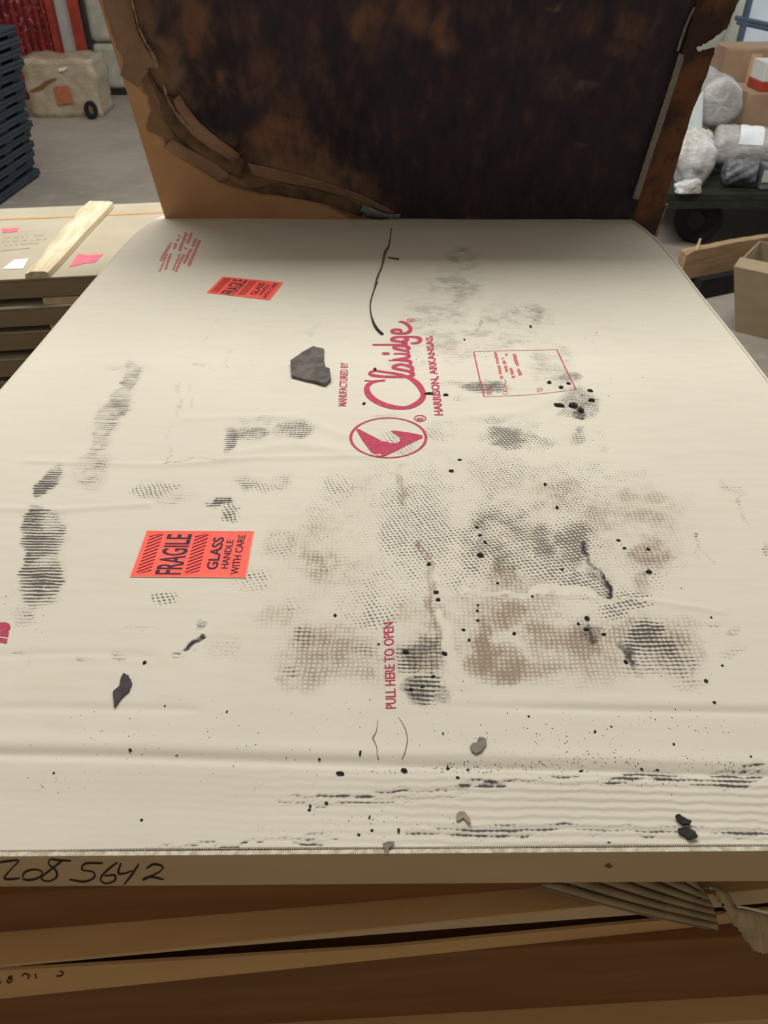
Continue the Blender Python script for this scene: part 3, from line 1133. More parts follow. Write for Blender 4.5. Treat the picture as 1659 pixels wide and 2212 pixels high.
# ------------------------------------------------------------------ lower cartons of the near stack
Z1, Z2, Z3, Z4 = CARTON_BASE, 0.781, 0.715, 0.565


def lower_carton(pxa, pxb, zref, z0, z1, mat, label, width=1.02, length=1.25, grp=None):
    """front edge runs through two pixels at height zref"""
    a, b = onz(*pxa, zref)[:2], onz(*pxb, zref)[:2]
    d = (b - a) / np.linalg.norm(b - a)
    n = np.array([-d[1], d[0]])
    k = -a[0] / d[0]
    mid = a + d * k                      # point of the front edge at x = 0
    ctr = mid + n * length / 2 + d * 0.04
    rz = math.atan2(d[1], d[0])
    t = empty('flat_carton', (ctr[0], ctr[1], z0), rz, label=label, cat='carton', group=grp)
    box('carton_body', ctr[0], ctr[1], z0, width, length, z1 - z0 - .0006, mat, t, rz, bev=.0015)
    return t, mid, d, n


GRP = 'cartons under the stained top carton'
b2, b2m, b2d, b2n = lower_carton((0, 2015), (820, 1947), Z2, Z2, Z1, M['kraft_shaded'], 'flat brown carton, tone darkened for shade, directly under the stained top carton', grp=GRP)
a, b = onz(0, 2084, Z2)[:2], onz(820, 2002, Z2)[:2]
d3 = (b - a) / np.linalg.norm(b - a)
n3 = np.array([-d3[1], d3[0]])
m3 = a - d3 * a[0] / d3[0]
rz3 = math.atan2(d3[1], d3[0])
c3 = m3 + n3 * 0.62 + d3 * .04
b3 = empty('flat_carton', (c3[0], c3[1], Z3), rz3, label='tan flat carton with an open slot in its front, second below the stained carton', cat='carton', group=GRP)
cc = m3 + n3 * (0.62 + .015) + d3 * .04
box('carton_body', cc[0], cc[1], Z3, 1.02, 1.21, Z2 - Z3 - .003, M['kraft_shaded'], b3, rz3)
cc = m3 + n3 * 0.61 + d3 * .04
box('top_flap', cc[0], cc[1], Z2 - .0036, 1.02, 1.22, .003, M['kraft'], b3, rz3)


BAND_S = (-.47, -.34, -.17, 0.0, .25, .55)


def band(name, off, zl0, zl1, th, mat, parent):
    """upright board on the front of carton 3, its heights differ at left and right end"""
    V, Fc = [], []
    n = len(zl0)
    for s, z0_, z1_ in zip(BAND_S, zl0, zl1):
        for o_, z_ in ((off, z0_), (off + th, z0_), (off + th, z1_), (off, z1_)):
            q = m3 + d3 * s + n3 * o_
            V.append((q[0], q[1], z_))
    for i in range(n - 1):
        for k in range(4):
            k2 = (k + 1) % 4
            Fc.append((i * 4 + k, i * 4 + k2, i * 4 + 4 + k2, i * 4 + 4 + k))
    Fc += [(3, 2, 1, 0), tuple((n - 1) * 4 + k for k in range(4))]
    return mesh_obj(name, V, Fc, mat, parent)


band('upper_lip', .0005, [Z2 - k for k in (.006, .0065, .009, .016, .030, .036)], [Z2 - .0038] * 6, .003, M['kraft_pale'], b3)
low3 = band('lower_flap', -.001, [Z3] * 6, [Z2 - k for k in (.008, .0095, .026, .041, .043, .046)], .003, M['kraft'], b3)
# faint number on the lower flap


def fp3(px, py):
    n = np.array([n3[0], n3[1], 0])
    p0 = np.array([m3[0], m3[1], 0]) + n * (-.0016)
    return onplane(px, py, p0, n)


hand3 = []
for pts in [[(0, 672), (-8, 664), (-6, 682), (4, 676)], [(52, 650), (35, 655), (52, 666), (40, 678), (30, 670), (52, 656)], [(92, 650), (105, 640), (125, 648), (118, 662)], [(150, 640), (154, 660)], [(240, 650), (262, 648), (268, 634), (255, 628)]]:
    hand3.append(px_ribbon([zh(*p) for p in pts], 2.6, fp3, 6))
decal('handwriting', hand3, M['marker'], low3, TOWARD)

b4, b4m, b4d, b4n = lower_carton((0, 2246), (1659, 2149), Z4, Z4, Z3, M['kraft_shaded'], 'thick brown carton, tone darkened for shade, third below the stained carton', grp=GRP)
b5, *_ = lower_carton((820, 2262), (1659, 2203), Z4, 0.50, Z4, M['kraft'], 'tan flat carton sticking out at the foot of the picture', grp=GRP)
zz = 0.50
for i, nm in enumerate(['fifth', 'sixth', 'seventh', 'eighth', 'ninth']):
    lower_carton((0, 2330 + 6 * (i % 2)), (1659, 2290 + 8 * (i % 3)), 0.55, zz - 0.072, zz, M['kraft'] if i % 2 else M['kraft_shaded'],
                 'flat carton in the near stack, %s below the stained carton' % nm, grp=GRP)
    zz -= 0.072
# pallet that carries the stack
pal = empty('wooden_pallet', (0, 1.0, 0), 0, label='wooden pallet under the near stack of cartons', cat='pallet')
for i in range(7):
    box('deck_board', 0, 0.42 + i * 0.2, zz - 0.02, 1.2, 0.12, 0.0195, M['wood'], pal)
for x in (-0.55, 0, 0.55):
    box('stringer', x, 1.0, 0.0, 0.06, 1.3, zz - 0.0205, M['wood'], pal)

# ------------------------------------------------------------------ torn ridged pad squeezed out at the right
pad = empty('corrugated_pad', tuple(onz(1400, 2000, Z2)), 0, label='torn ridged corrugated pad squeezed between the cartons at lower right', cat='cardboard')


def pad_pt(px, py, lift=0.0):
    # lies on the ledge of carton 3, tilting up towards the back
    p0 = onz(1480, 2005, Z2 + .003)
    n = np.array([0.10, -0.55, 0.83])
    n /= np.linalg.norm(n)
    return onplane(px, py, p0 + n * lift, n)


Vp, Fp = [], []
NR, NS = 61, 30
for i in range(NR):
    a = i / (NR - 1)
    for j in range(NS + 1):
        s = j / NS
        x0, y0 = 1155 + 330 * a, 1912 - 40 * a      # left, hidden under the carton
        x1, y1 = 1552 - 36 * a ** 2, 2010 - 92 * a
        px = x0 + (x1 - x0) * s
        py = y0 + (y1 - y0) * s + 6 * math.sin(math.pi * s) * (1 - a)
        ridge = abs(math.sin(a * math.pi * 6.0))
        Vp.append(pad_pt(px, py, 0.0035 * ridge ** 0.7 + 0.001 * math.sin(s * 9 + a * 4)))
for i in range(NR - 1):
    for j in range(NS):
        k = i * (NS + 1) + j
        Fp.append((k, k + 1, k + NS + 2, k + NS + 1))
M['pad'] = simple_mat('grey_brown_corrugated_pad', '#9d8968', '#8b795b', 40, bump=0.1)
o = mesh_obj('ridged_sheet', Vp, up_faces(Vp, Fp, UP), M['pad'], pad, smooth=True)
sm = o.modifiers.new('solid', 'SOLIDIFY')
sm.thickness = 0.001
rt = random.Random(5)
Vt, Ft = [], []
Lft = smooth_line([(1520, 1915), (1545, 1935), (1562, 1965), (1585, 1995), (1605, 2020), (1620, 2045), (1640, 2062)], 5)
Rgt = smooth_line([(1552, 1915), (1575, 1932), (1592, 1957), (1640, 1965), (1675, 1985), (1690, 2025), (1690, 2055)], 5)
for i, (l, r) in enumerate(zip(Lft, Rgt)):
    for j in range(9):
        f = j / 8
        q = l * (1 - f) + r * f
        jx = 0 if j not in (0,) else rt.uniform(-5, 5)
        Vt.append(pad_pt(q[0] + jx, q[1], 0.004 + 0.004 * math.sin(f * 3.1) + rt.uniform(-.0006, .0006)))
for i in range(len(Lft) - 1):
    for j in range(8):
        k = i * 9 + j
        Ft.append((k, k + 1, k + 10, k + 9))
M['torn'] = simple_mat('torn_paper_fibre', '#b49f7c', '#a08c69', 60, stretch=(4, 1, 1), bump=0.4, bscale=200)
o = mesh_obj('torn_end', Vt, up_faces(Vt, Ft, UP), M['torn'], pad, smooth=True)
sm = o.modifiers.new('solid', 'SOLIDIFY')
sm.thickness = 0.0012
decal('pale_fold', [px_ribbon([(1592, 1958), (1620, 1963), (1665, 1974)], [4, 5, 6], lambda x, y: pad_pt(x, y, .0095), 4)], M['oyster_edge'], pad)

# ------------------------------------------------------------------ raised sheet blackened on its underside
LEAN = math.radians(20)
bl, br = top_pt(357, 473), top_pt(1367, 473)
PB = (bl + br) / 2
PN = np.array([0, -math.cos(LEAN), -math.sin(LEAN)])       # towards the camera
PT = np.array([0, -math.sin(LEAN), math.cos(LEAN)])        # up along the sheet
PB = PB - PT * 0.0015
lid = empty('cardboard_sheet', (float(PB[0]), float(PB[1]), float(PB[2])), 0,
            label='large cardboard sheet raised behind the printed carton, underside blackened by soot and mould', cat='cardboard')


def lp(px, py, lift=0.0):
    return onplane(px, py, PB + PN * lift, PN)


def lid_st(P):
    q = P - PB
    return q[..., 0], q @ PT


sBL, tBL = lid_st(lp(357, 473))
sTL, tTL = lid_st(lp(213, 0))
sBR, tBR = lid_st(lp(1367, 474))
sTR, tTR = lid_st(lp(1507, 0))
T_TOP = 1.0
NPR, NPC = 330, 300
tg = np.linspace(0, T_TOP, NPR)
ag = np.linspace(0, 1, NPC)
TG, AG = np.meshgrid(tg, ag, indexing='ij')
SL = sBL + (sTL - sBL) * TG / tTL
SR = sBR + (sTR - sBR) * TG / tTR
SG = SL + (SR - SL) * AG
PL = PB + SG[..., None] * np.array([1.0, 0, 0]) + TG[..., None] * PT
PLf = PL.reshape(-1, 3)
LX, LY = project(PLf)
behind = ((PLf - CO) @ CF) < 0.2
LX[behind], LY[behind] = 829, -2500
QX, QY = warp(LX, LY, 9.0, 33.0, 0.4)
QX, QY = warp(QX, QY, 4.0, 11.0, 2.2)


def poly_side(px, py, pl):
    """signed distance-like value: positive on the right/upper side of the boundary polyline"""
    best = np.full(px.shape, 1e9)
    sgn = np.ones(px.shape)
    for (ax, ay), (bx, by) in zip(pl[:-1], pl[1:]):
        d, t = seg_dist(px, py, (ax, ay), (bx, by))
        cr = (bx - ax) * (py - ay) - (by - ay) * (px - ax)
        upd = d < best
        best = np.where(upd, d, best)
        sgn = np.where(upd, np.sign(cr), sgn)
    return -best * sgn * -1.0


# boundary of the blackened area, traced down the left side and along the foot
BND = [(190, -900), (215, -300), (232, 0), (262, 100), (270, 160), (318, 215), (335, 280), (352, 325), (395, 352), (450, 378), (480, 402), (530, 408), (600, 416), (690, 438), (745, 470), (780, 520), (830, 620), (1365, 660), (1520, 660)]
SD = poly_side(QX, QY, BND)
inside = SD if np.median(SD[(LX > 900) & (LY > 100) & (LY < 300)]) > 0 else -SD
dark = sstep(inside, -4, 14) * 0.42 + sstep(inside, 20, 130) * 0.5


def lell(cx, cy, rx, ry, s, rot=0.0):
    c, sn = math.cos(math.radians(rot)), math.sin(math.radians(rot))
    dx, dy = QX - cx, QY - cy
    r = np.sqrt(((dx * c + dy * sn) / rx) ** 2 + ((-dx * sn + dy * c) / ry) ** 2)
    return s * (1 - sstep(r, 0.1, 1.35))


brown = np.zeros(LX.shape)
for e in [(330, 40, 90, 160, .75), (300, 200, 60, 90, .6), (520, 40, 80, 90, .55), (730, 200, 60, 110, .5), (620, 230, 70, 60, .6), (1040, 30, 60, 90, .5), (1190, 100, 60, 80, .45), (420, 60, 70, 110, .9), (340, 120, 60, 160, .8, 20), (600, 290, 90, 60, 1.0), (640, 330, 130, 60, .7), (700, 400, 110, 40, .8, 15), (560, 150, 60, 130, .5), (680, 130, 60, 120, .6), (800, 60, 70, 110, .75), (900, 30, 60, 80, .7), (960, 60, 50, 90, .8), (1280, 70, 60, 80, .55), (1370, 60, 60, 60, .65), (1350, 110, 50, 50, .7), (1330, 160, 50, 40, .4), (450, 200, 50, 120, .55, 20), (760, 420, 110, 40, .6, 15), (1020, 470, 40, 10, .8), (1330, 330, 60, 30, .18), (500, 330, 70, 50, .5, 30), (860, 180, 60, 90, .35), (560, -120, 160, 100, .7), (900, -200, 200, 100, .5), (1200, -150, 150, 110, .4), (400, -200, 120, 150, .9)]:
    brown = np.maximum(brown, lell(*e))
pale = np.zeros(LX.shape)
for e in [(375, 150, 22, 70, .5, -12), (390, 215, 30, 24, .6), (480, 350, 40, 24, .35, 25), (440, 300, 30, 30, .35, 30), (1200, 12, 24, 10, .6), (1260, 190, 30, 20, .35), (1190, 170, 34, 34, .25), (1250, 325, 26, 6, .35), (720, 440, 90, 14, .35), (340, 60, 20, 60, .3)]:
    pale = np.maximum(pale, lell(*e))
darkst = np.zeros(LX.shape)
for e in [(470, 190, 60, 110, .9), (520, 340, 30, 60, .8, -30), (450, 345, 60, 14, .8, 35), (400, 310, 60, 10, .6, 50), (750, 250, 90, 160, .6), (330, 90, 12, 50, .7, -18)]:
    darkst = np.maximum(darkst, lell(*e))
LATTR = np.stack([np.clip(dark, 0, 1), brown, pale, darkst], -1)

# wrinkles and peeled folds
disp = 0.0015 * np.sin(QX / 37.0) * np.sin(QY / 29.0) * sstep(inside, 0, 80)
for pl, w, a in [([(300, 170), (350, 260), (380, 310), (450, 350), (530, 395)], 9, .007), ([(330, 190), (390, 290), (440, 330), (520, 360)], 8, .006), ([(345, 300), (400, 340), (480, 380), (540, 400)], 8, .005),
                 ([(400, 60), (400, 170), (440, 250), (480, 300)], 12, .005), ([(530, 352), (600, 370), (680, 390), (780, 430), (850, 462)], 8, .006), ([(600, 395), (690, 415), (800, 445)], 6, .005), ([(700, 265), (760, 320), (830, 400)], 12, .004), ([(350, 0), (370, 100), (400, 180)], 10, .004)]:
    best = None
    for p, q in zip(pl[:-1], pl[1:]):
        d, _ = seg_dist(LX, LY, p, q)
        best = d if best is None else np.minimum(best, d)
    disp = disp + a * gau(best, w)
# gentle bow of the whole sheet
PLd = PLf + PN * disp[:, None]


def lid_mat():
    t = NT('sooty_mouldy_cardboard', 0.9)
    co = t.co()
    a = t.attr('stain')
    c = t.sep(a.outputs['Vector'])
    al = a.outputs['Alpha']
    n1 = t.noise(t.scaled(co, (1, 1, 0.5)), 7, 8, 0.62)
    n2 = t.noise(t.scaled(co, (1, 1, 0.35)), 30, 6, 0.65)
    n3 = t.noise(co, 160, 4, 0.7)
    clean = t.mix(t.ss(n1, 0.3, 0.7), hexc('#b8906a'), hexc('#ab835f'))
    d = t.m('ADD', c[0], t.m('MULTIPLY', t.m('SUBTRACT', n2, 0.5), t.m('MULTIPLY', t.ss(c[0], 0.05, 0.4), 0.55)))
    b = t.ss(t.m('ADD', c[1], t.m('MULTIPLY', t.m('SUBTRACT', n1, 0.5), 1.6)), 0.22, 1.15)
    black = t.mix(n1, hexc('#2c252d'), hexc('#3d2f37'))
    black = t.mix(t.ss(n2, 0.5, 0.75), black, hexc('#24262d'))
    brn = t.mix(t.ss(n2, 0.35, 0.7), hexc('#7d5840'), hexc('#5d4438'))
    deep = t.mix(b, black, brn)
    stain = t.mix(t.ss(d, 0.45, 0.95), hexc('#80634b'), deep)
    col = t.mix(t.ss(d, 0.02, 0.38), clean, stain)
    col = t.mix(t.m('MULTIPLY', al, t.ss(n2, 0.25, 0.6)), col, hexc('#221c20'))
    col = t.mix(t.m('MULTIPLY', c[2], t.ss(t.m('ADD', n2, t.m('MULTIPLY', n3, 0.4)), 0.5, 0.85)), col, hexc('#8d7863'))
    return t.done(col, t.bump(t.m('ADD', n2, t.m('MULTIPLY', n3, 0.3)), 0.35, 0.004))


M['lid'] = lid_mat()
panel = fast_grid('blackened_panel', PLd, NPR, NPC, M['lid'], lid, LATTR)
sm = panel.modifiers.new('solid', 'SOLIDIFY')
sm.thickness = 0.007
sm.offset = 1.0
# make the thickness grow away from the camera
nn = panel.data.polygons[0].normal
sm.offset = -1.0 if np.dot(np.array(nn), PN) > 0 else 1.0


def strip_sheet(name, left, right, mat, lift, parent=lid, cols=7, rows=5, jag=0.0, th=0.0012, mapper=lp, rnd=None):
    L, R = smooth_line(left, rows), smooth_line(right, rows)
    n = min(len(L), len(R))
    if len(L) != len(R):
        def res(Q, m):
            idx = np.linspace(0, len(Q) - 1, m)
            A = np.array(Q)
            return [A[int(i)] * (1 - (i % 1)) + A[min(int(i) + 1, len(A) - 1)] * (i % 1) for i in idx]
        n = max(len(L), len(R))
        L, R = res(L, n), res(R, n)
    r = rnd or random.Random(9)
    V, Fc = [], []
    for i in range(n):
        ja, jb = r.uniform(-jag, jag), r.uniform(-jag, jag)
        for j in range(cols):
            f = j / (cols - 1)
            q = L[i] * (1 - f) + R[i] * f
            jx = ja if j == 0 else (jb if j == cols - 1 else 0)
            V.append(mapper(q[0] + jx, q[1] + jx * .5, lift(f, i / (n - 1))))
    for i in range(n - 1):
        for j in range(cols - 1):
            k = i * cols + j
            Fc.append((k, k + 1, k + cols + 1, k + cols))
    o = mesh_obj(name, V, up_faces(V, Fc, PN), mat, parent, smooth=True)
    s = o.modifiers.new('solid', 'SOLIDIFY')
    s.thickness = th
    s.offset = 0
    return o


M['liner'] = simple_mat('peeled_brown_liner', '#93755e', '#7d604c', 12, bump=0.3, bscale=60)
M['liner_dark'] = simple_mat('peeled_dark_liner', '#735943', '#4d3b2e', 24, bump=0.4, bscale=60)
M['liner_pale'] = simple_mat('torn_pale_paper', '#a08c74', '#6b5746', 60, bump=0.3, bscale=120)
M['blueish'] = simple_mat('torn_grey_paper', '#8b9193', '#6e7072', 50, bump=0.3, bscale=120)
strip_sheet('peeled_liner', [(196, -220), (214, -60), (224, 10), (240, 60), (254, 105), (268, 132), (264, 156), (256, 160)], [(250, -220), (268, -60), (285, 20), (302, 78), (325, 118), (345, 146), (322, 152), (300, 190)], M['liner'],
            lambda f, s: .003 + .006 * f ** 2, jag=1.5)
strip_sheet('torn_edge', [(269, -60), (286, 15), (304, 75), (326, 116), (336, 148)], [(272, -60), (290, 12), (308, 73), (332, 113), (346, 146)], M['liner_pale'], lambda f, s: .010 + .004 * math.sin(f * 3.1), cols=4, jag=1.0)
strip_sheet('peeled_liner', [(318, 150), (340, 210), (352, 250), (375, 290), (420, 330), (470, 365), (520, 392)], [(345, 195), (372, 212), (398, 225), (420, 260), (455, 300), (500, 330), (528, 345)], M['liner_dark'], lambda f, s: .004 + .007 * math.sin(f * 5) ** 2, jag=3)
strip_sheet('torn_edge', [(352, 185), (364, 222), (390, 262), (424, 293), (455, 315)], [(355, 184), (370, 222), (398, 260), (434, 288), (466, 312)], M['liner_pale'], lambda f, s: .012 + .003 * f, cols=4, jag=2)
strip_sheet('peeled_liner', [(372, 218), (395, 265), (430, 303), (505, 352)], [(388, 204), (414, 243), (452, 283), (520, 334)], M['liner'], lambda f, s: .010 + .005 * math.sin(f * 3.1), jag=2)
strip_sheet('peeled_liner', [(352, 318), (395, 345), (440, 372), (478, 396)], [(372, 300), (415, 325), (462, 350), (500, 380)], M['liner'], lambda f, s: .008 + .005 * math.sin(f * 3.1), jag=2)
strip_sheet('peeled_liner', [(545, 378), (610, 395), (690, 412), (770, 436), (850, 468)], [(535, 352), (605, 368), (685, 389), (775, 420), (852, 458)], M['liner'], lambda f, s: .004 + .008 * f, jag=2)
strip_sheet('peeled_liner', [(540, 412), (600, 422), (700, 440), (780, 468)], [(600, 396), (640, 402), (700, 415), (795, 445)], M['liner_dark'], lambda f, s: .003 + .004 * f, jag=2)
strip_sheet('torn_shred', [(778, 455), (800, 468), (830, 472), (860, 474)], [(785, 444), (808, 452), (835, 462), (866, 464)], M['blueish'], lambda f, s: .008 + .006 * f, jag=2, cols=4)
strip_sheet('torn_shred', [(790, 470), (815, 474), (840, 473)], [(795, 465), (815, 469), (838, 470)], M['char'], lambda f, s: .02, jag=2, cols=4)
# folded side flange on the right and the strip along its fold
FNx = np.array([math.sin(math.radians(-18)), 0, 0])
hinge = lp(1367, 474)
hdir = lp(1507, 0) - hinge
hdir /= np.linalg.norm(hdir)
side = np.cross(hdir, PN)
side = side if side[0] > 0 else -side
FN = PN * math.cos(math.radians(22)) - side * math.sin(math.radians(22)) * -1.0
FN /= np.linalg.norm(FN)
M['flange'] = None


def flange_mat():
    t = NT('rust_brown_stained_flange', 0.9)
    co = t.co()
    n1 = t.noise(co, 8, 6)
    n2 = t.noise(co, 40, 6, 0.65)
    c = t.mix(t.ss(n1, 0.38, 0.62), hexc('#6b452c'), hexc('#3d2c22'))
    c = t.mix(t.ss(n2, 0.5, 0.72, 0, .8), c, hexc('#2a2425'))
    return t.done(c, t.bump(n2, 0.3, 0.003))


M['flange'] = flange_mat()


def fl(px, py, lift=0.0):
    return onplane(px, py, hinge + FN * lift, FN)


strip_sheet('side_flange', [(1366, 478), (1382, 420), (1402, 352), (1430, 262), (1458, 172), (1482, 92)], [(1418, 512), (1431, 462), (1462, 348), (1498, 232), (1529, 152), (1547, 92)], M['flange'], lambda f, s: 0.0, mapper=fl, jag=1.2, th=.005)
strip_sheet('side_flange', [(1470, 125), (1490, 60), (1506, 0), (1560, -200), (1600, -360)], [(1548, 98), (1572, 55), (1591, 0), (1650, -200), (1700, -360)], M['flange'], lambda f, s: .006, mapper=fl, jag=1.5, th=.005)
strip_sheet('torn_edge', [(1504, 104), (1520, 96), (1540, 84), (1564, 66)], [(1508, 111), (1527, 106), (1549, 98), (1572, 62)], M['foam'], lambda f, s: .011, mapper=fl, jag=2, cols=4)
strip_sheet('fold_strip', [(1366, 428), (1388, 360), (1416.5, 272), (1444, 188), (1467, 115)], [(1379, 432), (1401, 362), (1429.5, 274), (1457, 190), (1479, 119)], M['char_grey'], lambda f, s: .006 + .003 * math.sin(f * 3.1), mapper=fl, jag=.3, th=.002)
strip_sheet('fold_strip', [(1462, 110), (1478, 60), (1498, 15)], [(1466, 111), (1482, 61), (1502, 16)], M['char_grey'], lambda f, s: .007, mapper=fl, jag=.6, th=.001, cols=3)
strip_sheet('flange_lip', [(1414, 508), (1430, 462), (1440, 440)], [(1419, 512), (1434, 464), (1444, 442)], M['liner_pale'], lambda f, s: .002, mapper=fl, th=.003, cols=3)


# ------------------------------------------------------------------ flakes, crumbs and specks lying on the carton
def flake(name, pts, th, mat, label, curl=0.002, cat='flake', lift=0.0008):
    cx = sum(p[0] for p in pts) / len(pts)
    cy = sum(p[1] for p in pts) / len(pts)
    rad = max(math.hypot(p[0] - cx, p[1] - cy) for p in pts)
    # dense outline with small jitter
    r = random.Random(len(pts))
    out = []
    for (ax, ay), (bx, by) in zip(pts, pts[1:] + pts[:1]):
        for k in range(3):
            out.append((ax + (bx - ax) * k / 3 + (r.uniform(-.8, .8) if k else 0), ay + (by - ay) * k / 3 + (r.uniform(-.8, .8) if k else 0)))
    rings = [1.0, 0.72, 0.4]
    V, Fc = [], []
    m = len(out)
    base = top_pt(cx, cy, 0.0)
    for rg in rings:
        for x, y in out:
            q = (cx + (x - cx) * rg, cy + (y - cy) * rg)
            p = top_pt(*q, lift)
            h = th + curl * ((rg * math.hypot(x - cx, y - cy) / rad) ** 2) * (0.6 + 0.4 * math.sin(math.atan2(y - cy, x - cx) * 2)) + r.uniform(0, .0003)
            V.append(p + np.array([0, 0, h]))
    V.append(top_pt(cx, cy, lift) + np.array([0, 0, th]))
    for a in range(2):
        for i in range(m):
            j = (i + 1) % m
            Fc.append((a * m + i, a * m + j, (a + 1) * m + j, (a + 1) * m + i))
    for i in range(m):
        Fc.append((2 * m + i, 2 * m + (i + 1) % m, 3 * m))
    nb = len(V)
    for v in V[:m]:
        V.append(v - np.array([0, 0, th]))
    V.append(top_pt(cx, cy, 0.0004))
    for i in range(m):
        j = (i + 1) % m
        Fc.append((nb + i, nb + j, j, i))
        Fc.append((nb + j, nb + i, nb + m))
    o = mesh_obj(name, V, Fc, mat, None, loc=tuple(base))
    return tag(o, label, cat)


def zb(x, y):
    return (240 + x / 2.514, 460 + y / 2.514)


flake('cardboard_flake', [zb(*p) for p in [(975, 820), (1040, 772), (1100, 738), (1158, 752), (1155, 810), (1165, 850), (1188, 860), (1195, 915), (1165, 943), (1080, 920), (980, 895)]], .004, M['char_slate'],
      'largest dark grey torn flake, left of the red script print', .004)


def z4(x, y):
    return (x / 2.765, 1280 + y / 2.765)


flake('cardboard_flake', [z4(*p) for p in [(740, 487), (770, 500), (790, 545), (775, 590), (735, 625), (685, 692), (675, 600), (715, 560), (725, 510)]], .0015, simple_mat('purple_grey_flake', '#544a4f', '#463d43', 90, bump=.3),
      'slate curved flake near the left front of the carton', .0015)
flake('paper_flake', [zt(*p) for p in [(1350, 288), (1380, 300), (1383, 340), (1350, 385), (1310, 397), (1285, 380), (1275, 345), (1290, 330), (1320, 325), (1330, 295)]], .0012, M['char_grey'],
      'rounded grey paper flake near the front fold', .001)


def z8(x, y):
    return (1100 + x / 2.968, 1500 + y / 2.968)


flake('cardboard_flake', [z8(*p) for p in [(1060, 790), (1085, 780), (1120, 795), (1165, 825), (1155, 845), (1110, 840), (1075, 815)]], .002, M['char'], 'upper of two dark flakes by the right end of the front edge')
flake('cardboard_flake', [z8(*p) for p in [(1078, 870), (1110, 862), (1140, 860), (1190, 890), (1205, 925), (1150, 938), (1125, 915), (1085, 895)]], .002, M['char'], 'lower of two dark flakes, touching the front edge')


def zf(x, y):
    return (600 + x / 3.072, 1500 + y / 3.072)


flake('paper_flake', [zf(*p) for p in [(1185, 800), (1210, 782), (1240, 785), (1268, 815), (1280, 870), (1268, 868), (1250, 825), (1225, 810), (1200, 845), (1185, 838)]], .001, simple_mat('tan_paper_curl', '#a3937f', '#94846f', 80), 'hook-shaped tan paper curl near the front edge')
flake('paper_flake', [zf(*p) for p in [(695, 1000), (730, 985), (775, 985), (765, 1005), (735, 1030), (735, 1068), (705, 1070), (715, 1035)]], .0015, M['char_grey'], 'ragged grey scrap caught on the serrated front edge')

# small charred crumbs: five shapes shared by all
shapes = []
for k in range(5):
    bm = bmesh.new()
    bmesh.ops.create_icosphere(bm, subdivisions=1, radius=1.0)
    r = random.Random(40 + k)
    for v in bm.verts:
        v.co *= r.uniform(0.68, 1.15)
        v.co.z = max(v.co.z, -0.55)
    me = bpy.data.meshes.new('crumb')
    bm.to_mesh(me)
    bm.free()
    me.materials.append(M['char'])
    shapes.append(me)
CR_ = [(735, 1672, 17, 8, 0), (873, 1666, 12, 9, 20), (967, 1661, 8, 7, 30), (1010, 1664, 6, 6, 0), (988, 1680, 8, 5, 20), (778, 1628, 5, 11, 10), (690, 1641, 5, 5, 0), (861, 1795, 6, 11, 0), (798, 1766, 4, 8, 10), (803, 1794, 7, 5, 30), (775, 1804, 7, 5, 0), (705, 1736, 7, 6, 30), (670, 1742, 6, 7, 0), (668, 1750, 7, 5, 0),
       (312, 1432, 8, 7, 0), (281, 1621, 8, 5, 40), (383, 1632, 3, 4, 0), (356, 1525, 4, 4, 0), (490, 1538, 4, 5, 0), (116, 1670, 5, 4, 0), (306, 1772, 6, 5, 0), (724, 1330, 6, 6, 0), (975, 1018, 12, 5, -15), (1037, 1200, 15, 8, 20), (1036, 1157, 9, 4, 0), (1048, 1172, 7, 6, 0), (1030, 1140, 8, 4, 20), (942, 1280, 13, 6, -10), (946, 1296, 10, 6, 0), (926, 1219, 8, 7, 40), (960, 1413, 13, 7, 20), (876, 1409, 11, 8, 20), (1001, 1361, 9, 5, 10), (1013, 1383, 6, 6, 0), (1032, 1308, 5, 4, 0), (1031, 1320, 6, 4, 0), (1032, 1341, 6, 4, 0), (1075, 1260, 7, 4, 0), (1110, 1369, 7, 6, 0), (935, 1462, 9, 5, -10), (913, 1484, 10, 4, -25), (888, 1490, 8, 5, 0), (818, 1392, 6, 4, 0),
       (1203, 1097, 7, 6, 0), (1177, 1047, 6, 6, 0), (1214, 1231, 6, 4, 0), (1150, 1289, 5, 4, 0), (1400, 1187, 9, 5, 20), (1401, 1236, 13, 7, 10), (1348, 1185, 8, 4, 0), (1336, 1168, 9, 4, 10), (1268, 1337, 9, 9, 0), (1249, 1348, 7, 5, 0), (1266, 1360, 12, 6, 0), (1303, 1371, 10, 5, 0), (1352, 1431, 9, 8, 0), (1525, 1472, 7, 7, 0), (1536, 1334, 5, 4, 0), (1560, 1438, 6, 4, 0), (1111, 1369, 6, 6, 0),
       (1208, 877, 22, 6, 3), (1238, 878, 16, 8, 3), (1255, 888, 14, 8, 0), (1186, 827, 9, 5, 0), (1211, 838, 9, 5, -15), (1275, 845, 12, 4, 15), (1278, 866, 12, 5, 0), (1228, 829, 10, 4, 0), (926, 851, 18, 4, 0), (962, 854, 11, 4, 10), (786, 873, 6, 5, 30), (810, 799, 6, 6, 0), (1146, 706, 6, 5, 0), (1003, 734, 4, 4, 0), (992, 994, 9, 3, 0), (1386, 1662, 6, 5, 0), (1420, 1664, 7, 4, 0), (1255, 1666, 12, 4, -25), (1285, 1581, 5, 7, 30), (1455, 1608, 5, 5, 0), (1142, 1548, 5, 4, 0), (1543, 1518, 6, 5, 0), (957, 1585, 4, 6, 0), (1315, 1820, 8, 3, 0), (1320, 1570, 5, 3, 10), (1622, 1635, 5, 4, 30)]
